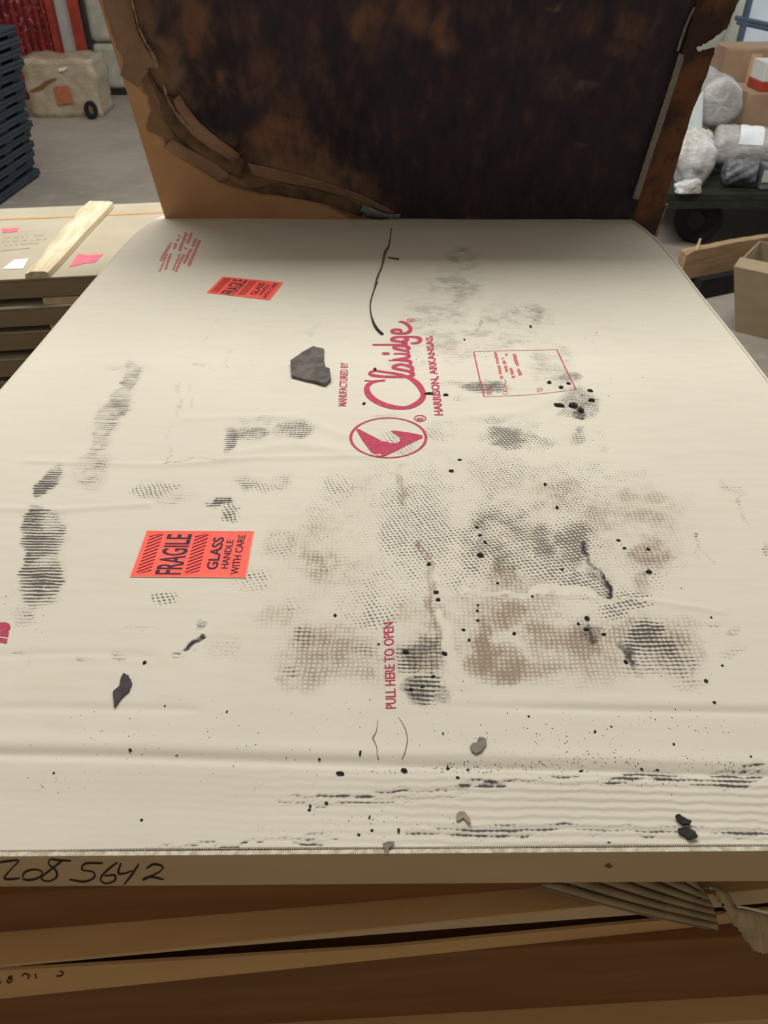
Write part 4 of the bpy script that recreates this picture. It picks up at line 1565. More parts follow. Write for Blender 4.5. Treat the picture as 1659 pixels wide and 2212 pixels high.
LANDMARKS = [(760, 1670, 'on the front fold below the pull tab'), (1000, 1665, 'on the front fold below the rounded grey flake'), (1350, 1640, 'near the right half of the front fold'), (800, 1790, 'near the middle of the front edge'), (690, 1745, 'on the front strip left of the hook-shaped curl'),
             (310, 1440, 'above the slate curved flake'), (300, 1640, 'in front of the slate curved flake'), (430, 1535, 'between the slate flake and the pull tab'), (720, 1330, 'left of the pull-here print'), (890, 1450, 'on the sooty patch right of the pull-here print'), (940, 1280, 'in the brown groove above the sooty patch'), (1020, 1360, 'right of the brown groove'),
             (1040, 1170, 'in the middle of the dotted stain'), (980, 1015, 'below the red oval emblem'), (1100, 1330, 'on the large brown patch'), (1190, 1080, 'at the top of the dotted stain'), (1210, 1250, 'left of the long black smear'), (1270, 1350, 'below the long black smear'), (1370, 1190, 'right of the long black smear'), (1360, 1430, 'at the foot of the grey checked patch'), (1540, 1420, 'right of the grey checked patch'),
             (1230, 870, 'under the right corner of the address frame'), (1215, 830, 'inside the right corner of the address frame'), (940, 852, 'over the bold red capitals'), (790, 870, 'left of the red script capital'), (810, 799, 'above the red script capital'), (1146, 706, 'above the address frame'), (1003, 734, 'left of the address frame')]
SCALE = lambda p: np.dot(p - CO, CF) / F
for i, (px, py, w, h, ro) in enumerate(CR_):
    p = top_pt(px, py)
    s = SCALE(p)
    a = math.atan2(1.5 - p[2], p[1])
    o = bpy.data.objects.new('charred_crumb', shapes[i % 5])
    COL.objects.link(o)
    sx, sy = w * s * .68, h * s * .68 / max(math.sin(a), .3)
    sz = 0.55 * min(sx, sy)
    o.scale = (sx, sy, sz)
    o.rotation_euler = (0, 0, -math.radians(ro))
    o.location = (p[0], p[1], p[2] + sz * 0.5)
    where = min(LANDMARKS, key=lambda q: math.hypot(q[0] - px, (q[1] - py) * 1.4))[2]
    size = 'elongated charred crumb' if max(w, h) > 2.2 * min(w, h) else ('larger charred crumb' if max(w, h) >= 12 else ('small charred crumb' if max(w, h) >= 7 else 'tiny charred crumb'))
    tag(o, '%s %s' % (size, where), 'crumb', '%ss %s' % (size, where))

# dust: too fine to count
r = random.Random(21)
Vd, Fd = [], []


def speck(px, py, d):
    p = top_pt(px, py, 0.0002)
    s = d * SCALE(p)
    b = len(Vd)
    th = r.uniform(0, 6.28)
    e = r.uniform(.5, 1)
    for k in range(4):
        Vd.append(p + np.array([math.cos(th + k * 1.57) * s * (e if k % 2 else 1), math.sin(th + k * 1.57) * s * (e if k % 2 else 1), 0]))
    Vd.append(p + np.array([0, 0, s * .6]))
    Fd.extend([(b, b + 1, b + 4), (b + 1, b + 2, b + 4), (b + 2, b + 3, b + 4), (b + 3, b, b + 4)])


clusters = [(1010, 1660, 90, 14, 110), (1300, 1640, 160, 30, 110), (1180, 1655, 120, 16, 60), (1250, 860, 50, 25, 60), (1270, 1350, 50, 26, 40), (1130, 1600, 260, 60, 90), (850, 1668, 160, 6, 50), (1550, 1650, 90, 20, 50), (300, 1600, 260, 90, 50), (650, 1600, 300, 80, 50), (1300, 1200, 200, 130, 60), (930, 1480, 70, 60, 60), (1050, 1170, 40, 50, 30), (1390, 1560, 200, 40, 50), (800, 1780, 260, 30, 60), (1350, 1690, 300, 14, 80), (60, 1330, 60, 60, 30), (1480, 1420, 90, 60, 30), (1230, 760, 200, 120, 30), (1000, 720, 150, 80, 30), (110, 1690, 100, 20, 15)]
for cx, cy, rx, ry, n in clusters:
    for _ in range(n):
        px, py = cx + r.gauss(0, .5) * rx, cy + r.gauss(0, .5) * ry
        if 0 < px < 1659 and 560 < py < 1824:
            speck(px, py, r.choice([.6, .8, .8, 1.0, 1.3, 1.8]))
base = top_pt(1000, 1500)
tag(mesh_obj('soot_dust', Vd, up_faces(Vd, Fd, UP), M['char'], None, loc=tuple(base)), 'fine black soot specks strewn over the carton top', 'soot', kind='stuff')

# dark strand lying across the sheet
path = smooth_line([(815, 608), (806, 632), (800, 655), (801, 676), (806, 695), (814, 710), (826, 722)], 6)
pts = [top_pt(q[0], q[1], .0016) for q in path]
rad = [.0012 + .0016 * sstep(np.array(i / len(pts)), .45, .8) for i in range(len(pts))]
Vs, Fs = tube(pts, rad, 7)
tag(mesh_obj('dark_strand', Vs, Fs, simple_mat('green_black_strand', '#3d4036', '#2a2a2a', 90, bump=.4, bscale=300), None, True, loc=tuple(pts[0])), 'thin dark curved strand lying beside the red script print', 'strand')

# ------------------------------------------------------------------ second stack of flat cartons, behind on the left
LZ = 0.80
LA = math.radians(8)
ld = np.array([math.cos(LA), math.sin(LA)])
ln = np.array([-math.sin(LA), math.cos(LA)])
nr = onz(100, 598, LZ)[:2]
nr = nr + ld * ((-0.56 - nr[0]) / ld[0])          # near right corner of the stack
LLEN, LDEP = 1.5, 0.585
ORD = ['top', 'second', 'third', 'fourth', 'fifth', 'sixth', 'seventh', 'eighth', 'ninth', 'tenth', 'eleventh']
z = LZ
LG = 'cartons of the left stack'
M['kraft_left'] = simple_mat('light_tan_board', '#b9b09b', '#aea48e', 5, bump=.05, bscale=40)
M['kraft_side'] = simple_mat('dusty_board_side', '#9d8d72', '#918269', 7, stretch=(1, 1, 3), bump=.1, bscale=30)
M['grey_print'] = simple_mat('faint_grey_print', '#a89f8c', '#b5ab97', 300)
lr = random.Random(14)
for i in range(9):
    th = 0.052
    off = 0 if i == 0 else lr.uniform(-.012, .012)
    offx = 0 if i == 0 else lr.uniform(-.03, .01)
    c = nr - ld * (LLEN / 2 - offx) + ln * (LDEP / 2 + off)
    t = empty('flat_carton', (c[0], c[1], z - th), LA, label='%s flat carton of the left stack, counted from above' % (ORD[i] if i else 'topmost, bearing pink labels, the'), cat='carton', group=LG)
    if i == 0:
        t['label'] = 'topmost flat carton of the left stack, with pink labels on its lid'
    box('carton_body', c[0], c[1], z - th, LLEN, LDEP, th - .006, M['kraft_side'], t, LA, bev=.003)
    box('lid_sheet', c[0], c[1], z - .0058, LLEN + .004, LDEP + .006, .0055, M['kraft_left'], t, LA, bev=.0015)
    if i == 0:
        lid0 = t
    zb_ = z - th
    if i < 8:
        for sx in (0.245, 1.15):
            cb = nr - ld * sx + ln * (LDEP / 2)
            b = box('wooden_batten', cb[0], cb[1], zb_ - .016, .085, LDEP + .01, .0155, M['pine'], None, LA)
            tag(b, 'pale wooden batten under the %s carton of the left stack, %s end' % (ORD[i], 'near' if sx < 1 else 'far left'), 'batten', 'battens between the left cartons')
        z = zb_ - .0165
    else:
        z = zb_
lp_ = empty('wooden_pallet', (float(c[0]), float(c[1]), 0), LA, label='wooden pallet under the left stack of cartons', cat='pallet')
for k in range(3):
    q = c + ln * (k - 1) * 0.22
    box('stringer', q[0], q[1], 0, LLEN, .08, z - .021, M['wood'], lp_, LA)
for k in range(6):
    q = c + ld * (k - 2.5) * 0.25
    box('deck_board', q[0], q[1], z - .0205, .14, LDEP, .02, M['wood'], lp_, LA)


def lz(px, py, e=0.0):
    return onz(px, py, LZ + e)


# seam along the far rim of the lid, labels and print
decal('lid_seam', [px_ribbon([(-40, 475), (150, 468), (360, 458)], 3.0, lambda x, y: lz(x, y, .0006), 6)], M['kraft'], lid0)
decal('pink_label', [px_poly([(4, 494), (41, 492), (36, 500), (5, 503)], lambda x, y: lz(x, y, .0008))], M['pink_tape'], lid0)
decal('pink_label', [px_poly([(169, 547), (190, 551), (223, 548), (212, 560), (204, 567), (186, 568), (149, 577), (160, 562)], lambda x, y: lz(x, y, .0008))], M['pink_tape'], lid0, label='ragged bright pink label')
decal('white_label', [px_poly([(30, 561), (62, 558), (50, 580), (5, 581)], lambda x, y: lz(x, y, .0008))], M['white_paper'], lid0)
fzl = []
for a, b, w, n in [((8, 512), (95, 506), 5, 16), ((4, 520), (105, 514), 5, 18), ((10, 528), (90, 523), 5, 14)]:
    a, b = np.array(a, float), np.array(b, float)
    for k in range(n):
        if lr.random() < .25:
            continue
        q0, q1 = a + (b - a) * (k + .1) / n, a + (b - a) * (k + .8) / n
        fzl.append(([lz(q0[0], q0[1] - w / 2, .0006), lz(q1[0], q1[1] - w / 2, .0006), lz(q1[0], q1[1] + w / 2, .0006), lz(q0[0], q0[1] + w / 2, .0006)], [(0, 1, 2, 3)]))
fzl.append(px_ribbon([(0, 541), (66, 535)], 1.6, lambda x, y: lz(x, y, .0006), 4))
decal('grey_print', fzl, M['grey_print'], lid0)

# pine board laid across the lid
bp = [lz(54, 603, .001), lz(106, 600, .001), lz(246, 447, .001), lz(182, 449, .001)]


def pine_board_mat():
    t = NT('knotty_pine', 0.8)
    co = t.co()
    s = t.scaled(co, (14, 1.2, 14))
    n = t.noise(s, 5, 5, .6)
    n2 = t.noise(co, 24, 3)
    c = t.mix(t.ss(n, .35, .7), hexc('#ddd3b9'), hexc('#c9b792'))
    c = t.mix(t.ss(n2, .68, .8), c, hexc('#8a6541'))
    return t.done(c, t.bump(n, .25, .003))


pm = pine_board_mat()
ctr = sum(bp) / 4
V, Fc = [], []
NB = 24
for i in range(NB + 1):
    f = i / NB
    l, rgt = bp[0] * (1 - f) + bp[3] * f, bp[1] * (1 - f) + bp[2] * f
    wob = .002 * math.sin(f * 9)
    w = (rgt - l)
    w[2] = 0
    w /= np.linalg.norm(w)
    for q, h in ((l + w * wob, 0), (rgt + w * wob * .5, 0), (rgt + w * wob * .5, .013), (rgt - w * .008, .0165), (l + w * .02, .0175 + .002 * math.sin(f * 14)), (l + w * (.004 + wob), .012 + .002 * math.sin(f * 23))):
        V.append(q + np.array([0, 0, h]))
for i in range(NB):
    for k in range(6):
        k2 = (k + 1) % 6
        Fc.append((i * 6 + k, i * 6 + k2, i * 6 + 6 + k2, i * 6 + 6 + k))
Fc += [tuple(range(6))[::-1], tuple(NB * 6 + k for k in range(6))]
angb = math.atan2(bp[3][1] - bp[0][1], bp[3][0] - bp[0][0]) - math.pi / 2
o = mesh_obj('pine_board', V, Fc, pm, None, loc=tuple(ctr), rz=angb)
tag(o, 'rough pine board with bark edge lying across the left stack', 'board')

# ------------------------------------------------------------------ stack of black plastic pallets on the far left
PH = 0.062
pg = 'black plastic pallets in one stack'
npal = 15
BX, BY = -2.49, 5.45


def pallet_parts(cx, cy, z0, rz, t):
    w, dd = 0.80, 0.82
    V, Fc = [], []
    for (x, y, zz, sx, sy, sz) in [(0, 0, .036, w, dd, .022), (0, dd / 2 - .015, .016, w, .03, .02), (0, -dd / 2 + .015, .016, w, .03, .02), (w / 2 - .015, 0, .016, .03, dd, .02), (-w / 2 + .015, 0, .016, .03, dd, .02)]:
        a = x * math.cos(rz) - y * math.sin(rz)
        b = x * math.sin(rz) + y * math.cos(rz)
        v, f = box_vf(cx + a, cy + b, z0 + zz, sx, sy, sz, rz, len(V))
        V += v
        Fc += f
    add_bevel(mesh_obj('deck', V, Fc, M['black_plastic'], t), .006)
    for i in (-1, 0, 1):
        for j in (-1, 0, 1):
            x, y = i * (w / 2 - .08), j * (dd / 2 - .08)
            a = x * math.cos(rz) - y * math.sin(rz)
            b = x * math.sin(rz) + y * math.cos(rz)
            box('foot', cx + a, cy + b, z0, .13, .13, .037, M['black_plastic'], t, rz)


pr = random.Random(2)
NTH = ['bottom', 'second', 'third', 'fourth', 'fifth', 'sixth', 'seventh', 'eighth', 'ninth', 'tenth', 'eleventh', 'twelfth', 'thirteenth', 'fourteenth', 'topmost']
for i in range(npal):
    cx = BX - 0.40 + .008 * i + pr.uniform(-.012, .012)
    cy = BY + pr.uniform(-.015, .015)
    t = empty('plastic_pallet', (cx, cy, i * PH), pr.uniform(-.02, .02), label='black plastic pallet, %s in the far left stack%s' % (NTH[i], '' if i in (0, npal - 1) else ' counted from the floor'), cat='pallet', group=pg)
    pallet_parts(cx, cy, i * PH, t.rotation_euler.z, t)
box_top = npal * PH


# ------------------------------------------------------------------ far left: film-wrapped carton, red ribbed screen, white panels
def crumpled_box(name, c, size, rz, mat, parent, seed, amp):
    bm = bmesh.new()
    bmesh.ops.create_cube(bm, size=1.0)
    bmesh.ops.subdivide_edges(bm, edges=bm.edges[:], cuts=9, use_grid_fill=True)
    r = np.random.RandomState(seed)
    ph = r.uniform(0, 6, 9)
    V = []
    for v in bm.verts:
        x, y, zc = v.co
        bulge = (1 - (2 * x) ** 4) * (1 - (2 * zc) ** 4)
        q = np.array([x * size[0], y * size[1], (zc + .5) * size[2]])
        n = amp * (math.sin(x * 11 + ph[0]) * math.sin(zc * 9 + ph[1]) + .6 * math.sin(x * 23 + zc * 17 + ph[2]) + .4 * math.sin(y * 19 + zc * 27 + ph[3]))
        q = q * 1.0
        q[1] += math.copysign(1, y) * n * (abs(y) > .45)
        q[0] += math.copysign(1, x) * n * (abs(x) > .45)
        q[2] += n * (zc > .45)
        q[0] -= .06 * size[0] * max(0, -x) * (zc + .5)
        V.append((c[0] + q[0] * math.cos(rz) - q[1] * math.sin(rz), c[1] + q[0] * math.sin(rz) + q[1] * math.cos(rz), c[2] + max(q[2], 0)))
    bm.verts.index_update()
    Fc = [tuple(v.index for v in f.verts) for f in bm.faces]
    bm.free()
    return mesh_obj(name, V, Fc, mat, parent, smooth=True)


def film_mat(name, c1, c2, hi='#dfe6ea'):
    t = NT(name, 0.25)
    co = t.co()
    n = t.noise(co, 9, 6, .6)
    n2 = t.noise(t.scaled(co, (1, 1, 3)), 22, 6, .65)
    c = t.mix(t.ss(n, .35, .65), hexc(c1), hexc(c2))
    c = t.mix(t.ss(n2, .56, .74), c, hexc(hi))
    t.b.inputs['Specular IOR Level'].default_value = 0.6
    return t.done(c, t.bump(t.m('ADD', n, n2), .35, .02), t.ss(n2, .3, .7, .15, .4))


M['film_tan'] = film_mat('film_over_tan_carton', '#b3a68f', '#a2947c', '#c0b6a4')
M['film_grey'] = film_mat('film_over_grey_roll', '#b3b2b2', '#9c9693', '#e2eaee')
M['film_white'] = film_mat('crumpled_clear_film', '#d3d8da', '#b3aea6', '#f0f6f8')
M['film_dark'] = film_mat('film_over_dark_roll', '#6c7074', '#54585c', '#9aa2a8')
wp = onz(145, 254, 0)
wc = empty('wrapped_carton', (float(wp[0]), float(wp[1]) + .25, 0), 0.06, label='crumpled film-wrapped brown carton with an orange label on the far left floor', cat='carton')
crumpled_box('carton_body', (wp[0], wp[1] + .25, 0), (0.62, 0.48, 0.47), 0.06, M['film_tan'], wc, 4, .009)
decal('orange_label', [px_poly([(114, 188), (148, 185), (158, 222), (124, 226)], lambda x, y: ony(x, y, wp[1] - .02))], M['orange_label'], wc, TOWARD)
decal('tape_patch', [px_poly([(125, 148), (146, 144), (140, 152), (128, 155)], lambda x, y: ony(x, y, wp[1] - .02))], M['foam'], wc, TOWARD)
decal('dark_fold', [px_ribbon([(65, 198), (85, 190), (105, 176), (122, 170)], [5, 9, 7, 3], lambda x, y: ony(x, y, wp[1] - .022), 5)], M['kraft_shaded'], wc, TOWARD)
tr = onz(201, 257, 0)
Vt_, Ft_ = [], []
nt = 28
for i in range(nt):
    th = 2 * math.pi * i / nt
    for ro, yo in ((.075, 0), (.075, .05), (.04, .05), (.04, 0)):
        Vt_.append((tr[0] + ro * math.cos(th) * .75, tr[1] - .03 + yo, .075 + ro * math.sin(th)))
for i in range(nt):
    j = (i + 1) % nt
    for k in range(4):
        k2 = (k + 1) % 4
        Ft_.append((i * 4 + k, j * 4 + k, j * 4 + k2, i * 4 + k2))
tag(mesh_obj('tape_roll', Vt_, Ft_, M['rubber'], None, loc=(float(tr[0]), float(tr[1]), 0)), 'black roll standing against the wrapped carton on the far floor', 'roll')


def red_mat():
    t = NT('scuffed_red_steel', .6)
    co = t.co()
    n = t.noise(t.scaled(co, (3, 3, 1)), 6, 6, .65)
    n2 = t.noise(co, 22, 5, .6)
    c = t.mix(t.ss(n, .35, .65), hexc('#8e2f2a'), hexc('#6a2026'))
    c = t.mix(t.ss(n2, .55, .68, 0, .8), c, hexc('#b98a86'))
    return t.done(c)


RM = red_mat()
YW = 8.75
scr = empty('ribbed_screen', (float(ony(50, 150, YW)[0]), YW, 0), 0, label='scuffed red ribbed steel screen at the far left', cat='screen')
xa, xb = ony(-120, 60, YW)[0], ony(110, 60, YW)[0]
nrib = 14
V, Fc = [], []
xs = []
for i in range(nrib):
    x0 = xa + (xb - xa) * i / nrib
    wd = (xb - xa) / nrib
    xs += [(x0, 0), (x0 + wd * .35, 0), (x0 + wd * .5, -.04), (x0 + wd * .85, -.04)]
xs.append((xb, 0))
for x, dy in xs:
    V += [(x, YW + dy, 0), (x, YW + dy, 2.2)]
for i in range(len(xs) - 1):
    Fc.append((2 * i, 2 * i + 2, 2 * i + 3, 2 * i + 1))
o = mesh_obj('ribbed_panel', V, Fc, RM, scr)
sm = o.modifiers.new('solid', 'SOLIDIFY')
sm.thickness = .01


def upright(name, px0, px1, mat, label, cat, y=YW, pyref=60, h=2.4, dep=.08):
    x0, x1 = ony(px0, pyref, y)[0], ony(px1, pyref, y)[0]
    t = empty(name, ((x0 + x1) / 2, y, 0), 0, label=label, cat=cat)
    return t, x0, x1


t, x0, x1 = upright('rack_upright', 112, 124, M['red_paint'], 'narrow red post at the edge of the ribbed screen', 'post')
box('post', (x0 + x1) / 2, YW, 0, x1 - x0, .1, 2.3, M['red_paint'], t)
box('foot_plate', (x0 + x1) / 2, YW, 0, x1 - x0, .13, .012, M['red_paint'], t)
t, x0, x1 = upright('white_board', 126, 158, M['white_panel'], 'tall off-white panel between two red posts', 'panel', y=YW + .12)
box('face', (x0 + x1) / 2, YW + .12, 0, x1 - x0, .04, 2.3, M['white_panel'], t)
box('bottom_rail', (x0 + x1) / 2, YW + .09, 0, x1 - x0, .02, .08, M['oyster_edge'], t)
t, x0, x1 = upright('rack_upright', 159, 176, M['red_paint'], 'wider red post right of the white panel', 'post')
box('post', (x0 + x1) / 2, YW, 0, x1 - x0, .1, 2.3, M['red_paint'], t)
box('foot_plate', (x0 + x1) / 2, YW, 0, x1 - x0, .13, .012, M['red_paint'], t)
t, x0, x1 = upright('rack_upright', 177.5, 189, M['dark_metal'], 'dark steel post beside the wide red post', 'post', y=YW + .13)
box('post', (x0 + x1) / 2, YW + .13, 0, x1 - x0, .1, 2.3, M['dark_metal'], t)
box('foot_plate', (x0 + x1) / 2, YW + .13, 0, x1 - x0, .1, .012, M['dark_metal'], t)
t, x0, x1 = upright('padded_panel', 192, 330, M['white_panel'], 'cream quilted panel standing behind the raised black sheet', 'panel', y=YW + .3)
M['quilt'] = simple_mat('cream_wrapped_panel', '#bdbbae', '#a9a999', 9, bump=.3, bscale=18)
for k in range(5):
    add_bevel(box('cushion', (x0 + x1) / 2 + .006 * (k % 2), YW + .3, .05 + k * .42, x1 - x0, .1, .41, M['quilt'], t), .05, 3)
box('base_rail', (x0 + x1) / 2, YW + .3, 0, x1 - x0, .12, .05, M['dark_metal'], t)

# ------------------------------------------------------------------ right: dark cart with wrapped rolls
cart = empty('flat_cart', (2.35, 4.95, 0), 0, label='dark steel platform cart loaded with wrapped rolls on the right', cat='cart')
box('platform', 2.38, 5.05, .27, 1.75, 1.5, .045, M['dark_metal'], cart, bev=.008)
box('side_rail', 2.38, 4.32, .235, 1.75, .05, .04, M['dark_metal'], cart)
for x, y in ((1.78, 4.46), (3.0, 4.46), (1.78, 5.6), (3.0, 5.6)):
    V, Fc = [], []
    nw = 28
    for i in range(nw):
        th = 2 * math.pi * i / nw
        for rr_, xo in ((.115, -.03), (.13, -.02), (.13, .02), (.115, .03), (.05, .03), (.05, -.03)):
            V.append((x + xo, y + rr_ * math.cos(th), .13 + rr_ * math.sin(th)))
    for i in range(nw):
        j = (i + 1) % nw
        for k in range(6):
            k2 = (k + 1) % 6
            Fc.append((i * 6 + k, j * 6 + k, j * 6 + k2, i * 6 + k2))
    wv = [np.array(v) for v in V]
    ang = math.radians(55)
    wv = [np.array([x + (v[0] - x) * math.cos(ang) - (v[1] - y) * math.sin(ang), y + (v[0] - x) * math.sin(ang) + (v[1] - y) * math.cos(ang), v[2]]) for v in wv]
    w = mesh_obj('wheel', wv, Fc, M['rubber'], cart, smooth=False)
    hv, hf = tube([(x - .02, y - .025, .13), (x + .02, y + .025, .13)], .052, 14)
    mesh_obj('hub', hv, hf, M['dark_metal'], w)
    box('caster_fork', x, y, .262, .09, .09, .02, M['dark_metal'], cart)


def roll(name, a, b, rad, mat, label, seed, film=True, amp=.004, cap_in=.25, band_=None):
    a, b = np.array(a, float), np.array(b, float)
    L = np.linalg.norm(b - a)
    t = (b - a) / L
    n1 = np.cross(t, UP)
    n1 /= np.linalg.norm(n1)
    n2 = np.cross(n1, t)
    r = np.random.RandomState(seed)
    ph = r.uniform(0, 6, 8)
    prof = [(0, .0), (.0, .35), (.01, .7), (.03, .92), (.07, 1.0)] + [(x, 1.0) for x in np.linspace(.12, .88, 16)] + [(.93, 1.0), (.97, .92), (.99, .7), (1, .35), (1, 0.0)]
    seg = 36
    V, Fc = [], []
    for f, rr_ in prof:
        for k in range(seg):
            th = 2 * math.pi * k / seg
            w = amp * (math.sin(th * 3 + f * 7 + ph[0]) + .7 * math.sin(th * 7 - f * 13 + ph[1]) + .5 * math.sin(th * 11 + f * 31 + ph[2]))
            q = a + t * L * f + (n1 * math.cos(th) + n2 * math.sin(th)) * (rad * rr_ + w * rr_) - t * math.copysign(1, f - .5) * 0
            V.append(q + t * (w * .8 if f in (0, 1) and rr_ > 0 else 0))
    for i in range(len(prof) - 1):
        for k in range(seg):
            k2 = (k + 1) % seg
            Fc.append((i * seg + k, i * seg + k2, (i + 1) * seg + k2, (i + 1) * seg + k))
    base = (float((a + b)[0] / 2), float((a + b)[1] / 2), float(min(a[2], b[2]) - rad))
    t0 = empty(name, base, 0, label=label, cat='roll')
    mesh_obj('film_wrap', V, Fc, mat, t0, smooth=True)
    if band_:
        f0, f1 = band_
        V, Fc = [], []
        for f in np.linspace(f0, f1, 5):
            for k in range(19):
                th = math.radians(20 + k * 8)
                w = amp * (math.sin(th * 3 + f * 7 + ph[0]) + .7 * math.sin(th * 7 - f * 13 + ph[1]) + .5 * math.sin(th * 11 + f * 31 + ph[2]))
                V.append(a + t * L * f + (n1 * math.cos(th) + n2 * math.sin(th)) * (rad + w + .004))
        for i in range(4):
            for k in range(18):
                q = i * 19 + k
                Fc.append((q, q + 1, q + 20, q + 19))
        mesh_obj('paper_label', V, Fc, M['white_paper'], t0, smooth=True)
    return t0


r1 = ony(1566, 226, 4.78)
roll('wrapped_roll', r1 + np.array([-.02, 0, 0]), r1 + np.array([.02, .5, 0]), .125, M['film_grey'], 'upper film-wrapped grey roll, its round end facing the camera', 1)
r2a, r2b = ony(1535, 318, 4.74), ony(1720, 340, 4.62)
r2a[2] = r2b[2] = .450
roll('wrapped_roll', r2a, r2b, .112, M['film_grey'], 'film-wrapped roll with a white paper label lying across the cart', 2, band_=(.28, .55))
r3 = ony(1572, 372, 4.44)
roll('wrapped_roll', (r3[0] - .03, 4.43, .392), (r3[0] + .14, 4.41, .392), .062, M['film_dark'], 'small dark film-wrapped roll at the front of the cart', 3, amp=.006)
dl = empty('parcel', tuple(ony(1640, 405, 4.33) * np.array([1, 1, 0]) + np.array([0, 0, .316])), 0, label='small dark parcel with a pale label at the cart front', cat='parcel')
q = ony(1640, 385, 4.34)
box('parcel_body', q[0] + .10, 4.38, .316, .16, .08, .13, M['film_dark'], dl, bev=.01)
box('parcel_label', q[0] + .06, 4.336, .36, .09, .004, .06, M['quilt'], dl)


def blob(name, c, rad, mat, label, seed, cat, amp=.16):
    bm = bmesh.new()
    bmesh.ops.create_icosphere(bm, subdivisions=4, radius=1.0)
    r = np.random.RandomState(seed)
    D = r.normal(size=(14, 3))
    D /= np.linalg.norm(D, axis=1)[:, None]
    V = []
    for v in bm.verts:
        p = np.array(v.co)
        k = 1.0
        for i, d in enumerate(D):
            k += amp * .35 * math.sin(5.0 * np.dot(p, d) + i) * (1 if i % 2 else .6)
            k -= amp * .5 * max(0, 1 - abs(np.dot(p, np.roll(d, 1))) * 9)
        q = p * max(k, .5) * rad
        V.append((c[0] + q[0], c[1] + q[1], max(c[2] + q[2], .316)))
    Fc = [tuple(v.index for v in f.verts) for f in bm.faces]
    bm.free()
    return tag(mesh_obj(name, V, Fc, mat, None, smooth=True, loc=(float(c[0]), float(c[1]), .316)), label, cat)


q = ony(1497, 378, 4.40)
blob('film_bag', (q[0], 4.44, .45), np.array([.115, .10, .165]), M['film_white'], 'crumpled clear film bag at the left end of the cart', 5, 'bag')
q = ony(1466, 432, 4.34)
blob('film_bag', (q[0] + .02, 4.30, .342), np.array([.075, .03, .045]), M['film_white'], 'small tuft of loose film hanging at the cart corner', 8, 'film')
q = ony(1533, 385, 4.46)
blob('film_bag', (q[0] + .01, 4.60, .40), np.array([.05, .05, .10]), M['film_white'], 'folded film bundle beside the crumpled bag', 12, 'bag')
# white foam slab standing behind the bag
P = []
for y in (4.74, 4.80):
    for px, py in ((1466, 330), (1522, 330), (1520, 196), (1504, 214)):
        P.append(ony(px, py, y))
V = [P[0], P[1], P[5], P[4], P[3], P[2], P[6], P[7]]
for i in (0, 1, 2, 3):
    V[i] = V[i].copy()
    V[i][2] = .316
o = hexa('foam_slab', V, M['foam'], None, .004, loc=(float(V[0][0]), 4.77, .316))
tag(o, 'white broken foam slab standing at the back of the bag', 'foam')


M['kraft_far'] = simple_mat('dull_brown_carton_board', '#a58a72', '#967c66', 6, bump=.05, bscale=30)


def carton_simple(name, px0, px1, y, pytop, zb_, dep, label, mat=None, cat='carton', tape=True):
    a, b = ony(px0, pytop, y), ony(px1, pytop, y)
    h = a[2] - zb_
    w = b[0] - a[0]
    cx = (a[0] + b[0]) / 2
    t = empty(name, (cx, y + dep / 2, zb_), 0, label=label, cat=cat)
    mat = mat or M['kraft_far']
    box('carton_body', cx, y + dep / 2, zb_, w, dep, h, mat, t, bev=.004)
    box('top_flap', cx, y + dep * .27, zb_ + h, w, dep * .46, .004, mat or M['kraft'], t)
    box('top_flap', cx, y + dep * .73, zb_ + h, w, dep * .46, .004, mat or M['kraft'], t)
    if tape:
        box('packing_tape', cx - w * .1, y - .001, zb_ + h * .1, w * .14, .002, h * .85, M['kraft_pale'], t)
    return t, zb_ + h


carton_simple('shipping_carton', 1572, 1740, 5.47, 106, .316, .33, 'brown shipping carton with a tape strip at the back of the cart')
_, zt_ = carton_simple('shipping_carton', 1617, 1780, 5.06, 203, .316, .38, 'plain tan carton on the cart right of the upper roll', tape=False)
q = ony(1640, 196, 5.10)
pk = empty('package', (float(q[0]) + .15, 5.2, zt_ + .0045), 0, label='red and white package on the tan carton at the right edge', cat='package')
box('package_base', q[0] + .15, 5.2, zt_ + .0045, .3, .2, .05, M['red_paint'], pk, bev=.004)
box('package_lid', q[0] + .15, 5.2, zt_ + .0545, .29, .19, .10, M['white_panel'], pk, bev=.004)

# steel rack far right with pale panels
rk = empty('steel_rack', (4.0, 7.5, 0), 0, label='blue-grey steel rack of crossing bars at the top right', cat='rack')
for px in (1612, 1800):
    x = ony(px, 30, 7.5)[0]
    V, Fc = tube([(x, 7.5, 0), (x, 7.5, 2.2)], .03, 8)
    mesh_obj('post', V, Fc, M['steel_blue'], rk)
for (ax, ay, bx, by) in ((1588, 38, 1720, 66), (1592, 47, 1720, 76), (1572, 34, 1612, -30), (1560, 30, 1600, -34)):
    a, b = ony(ax, ay, 7.5), ony(bx, by, 7.42)
    V, Fc = tube([a, b], .018, 8)
    mesh_obj('cross_bar', V, Fc, M['steel_blue'], rk)
x0, x1 = ony(1568, 60, 8.6)[0], ony(1606, 60, 8.6)[0]
t = empty('padded_panel', ((x0 + x1) / 2, 8.6, 0), 0, label='narrow cream panel standing behind the steel rack', cat='panel')
for k in range(5):
    add_bevel(box('cushion', (x0 + x1) / 2, 8.6, .05 + k * .42, x1 - x0, .1, .41, M['quilt'], t), .04, 3)
box('base_rail', (x0 + x1) / 2, 8.6, 0, x1 - x0, .12, .05, M['dark_metal'], t)
x0, x1 = ony(1610, 60, 8.7)[0], ony(1800, 60, 8.7)[0]
M['cool_white'] = simple_mat('cool_white_sheet', '#dfe8ee', '#d3dde4', 4)
t = empty('white_board', ((x0 + x1) / 2, 8.7, 0), 0, label='large cool white sheet leaning at the far right wall', cat='panel')
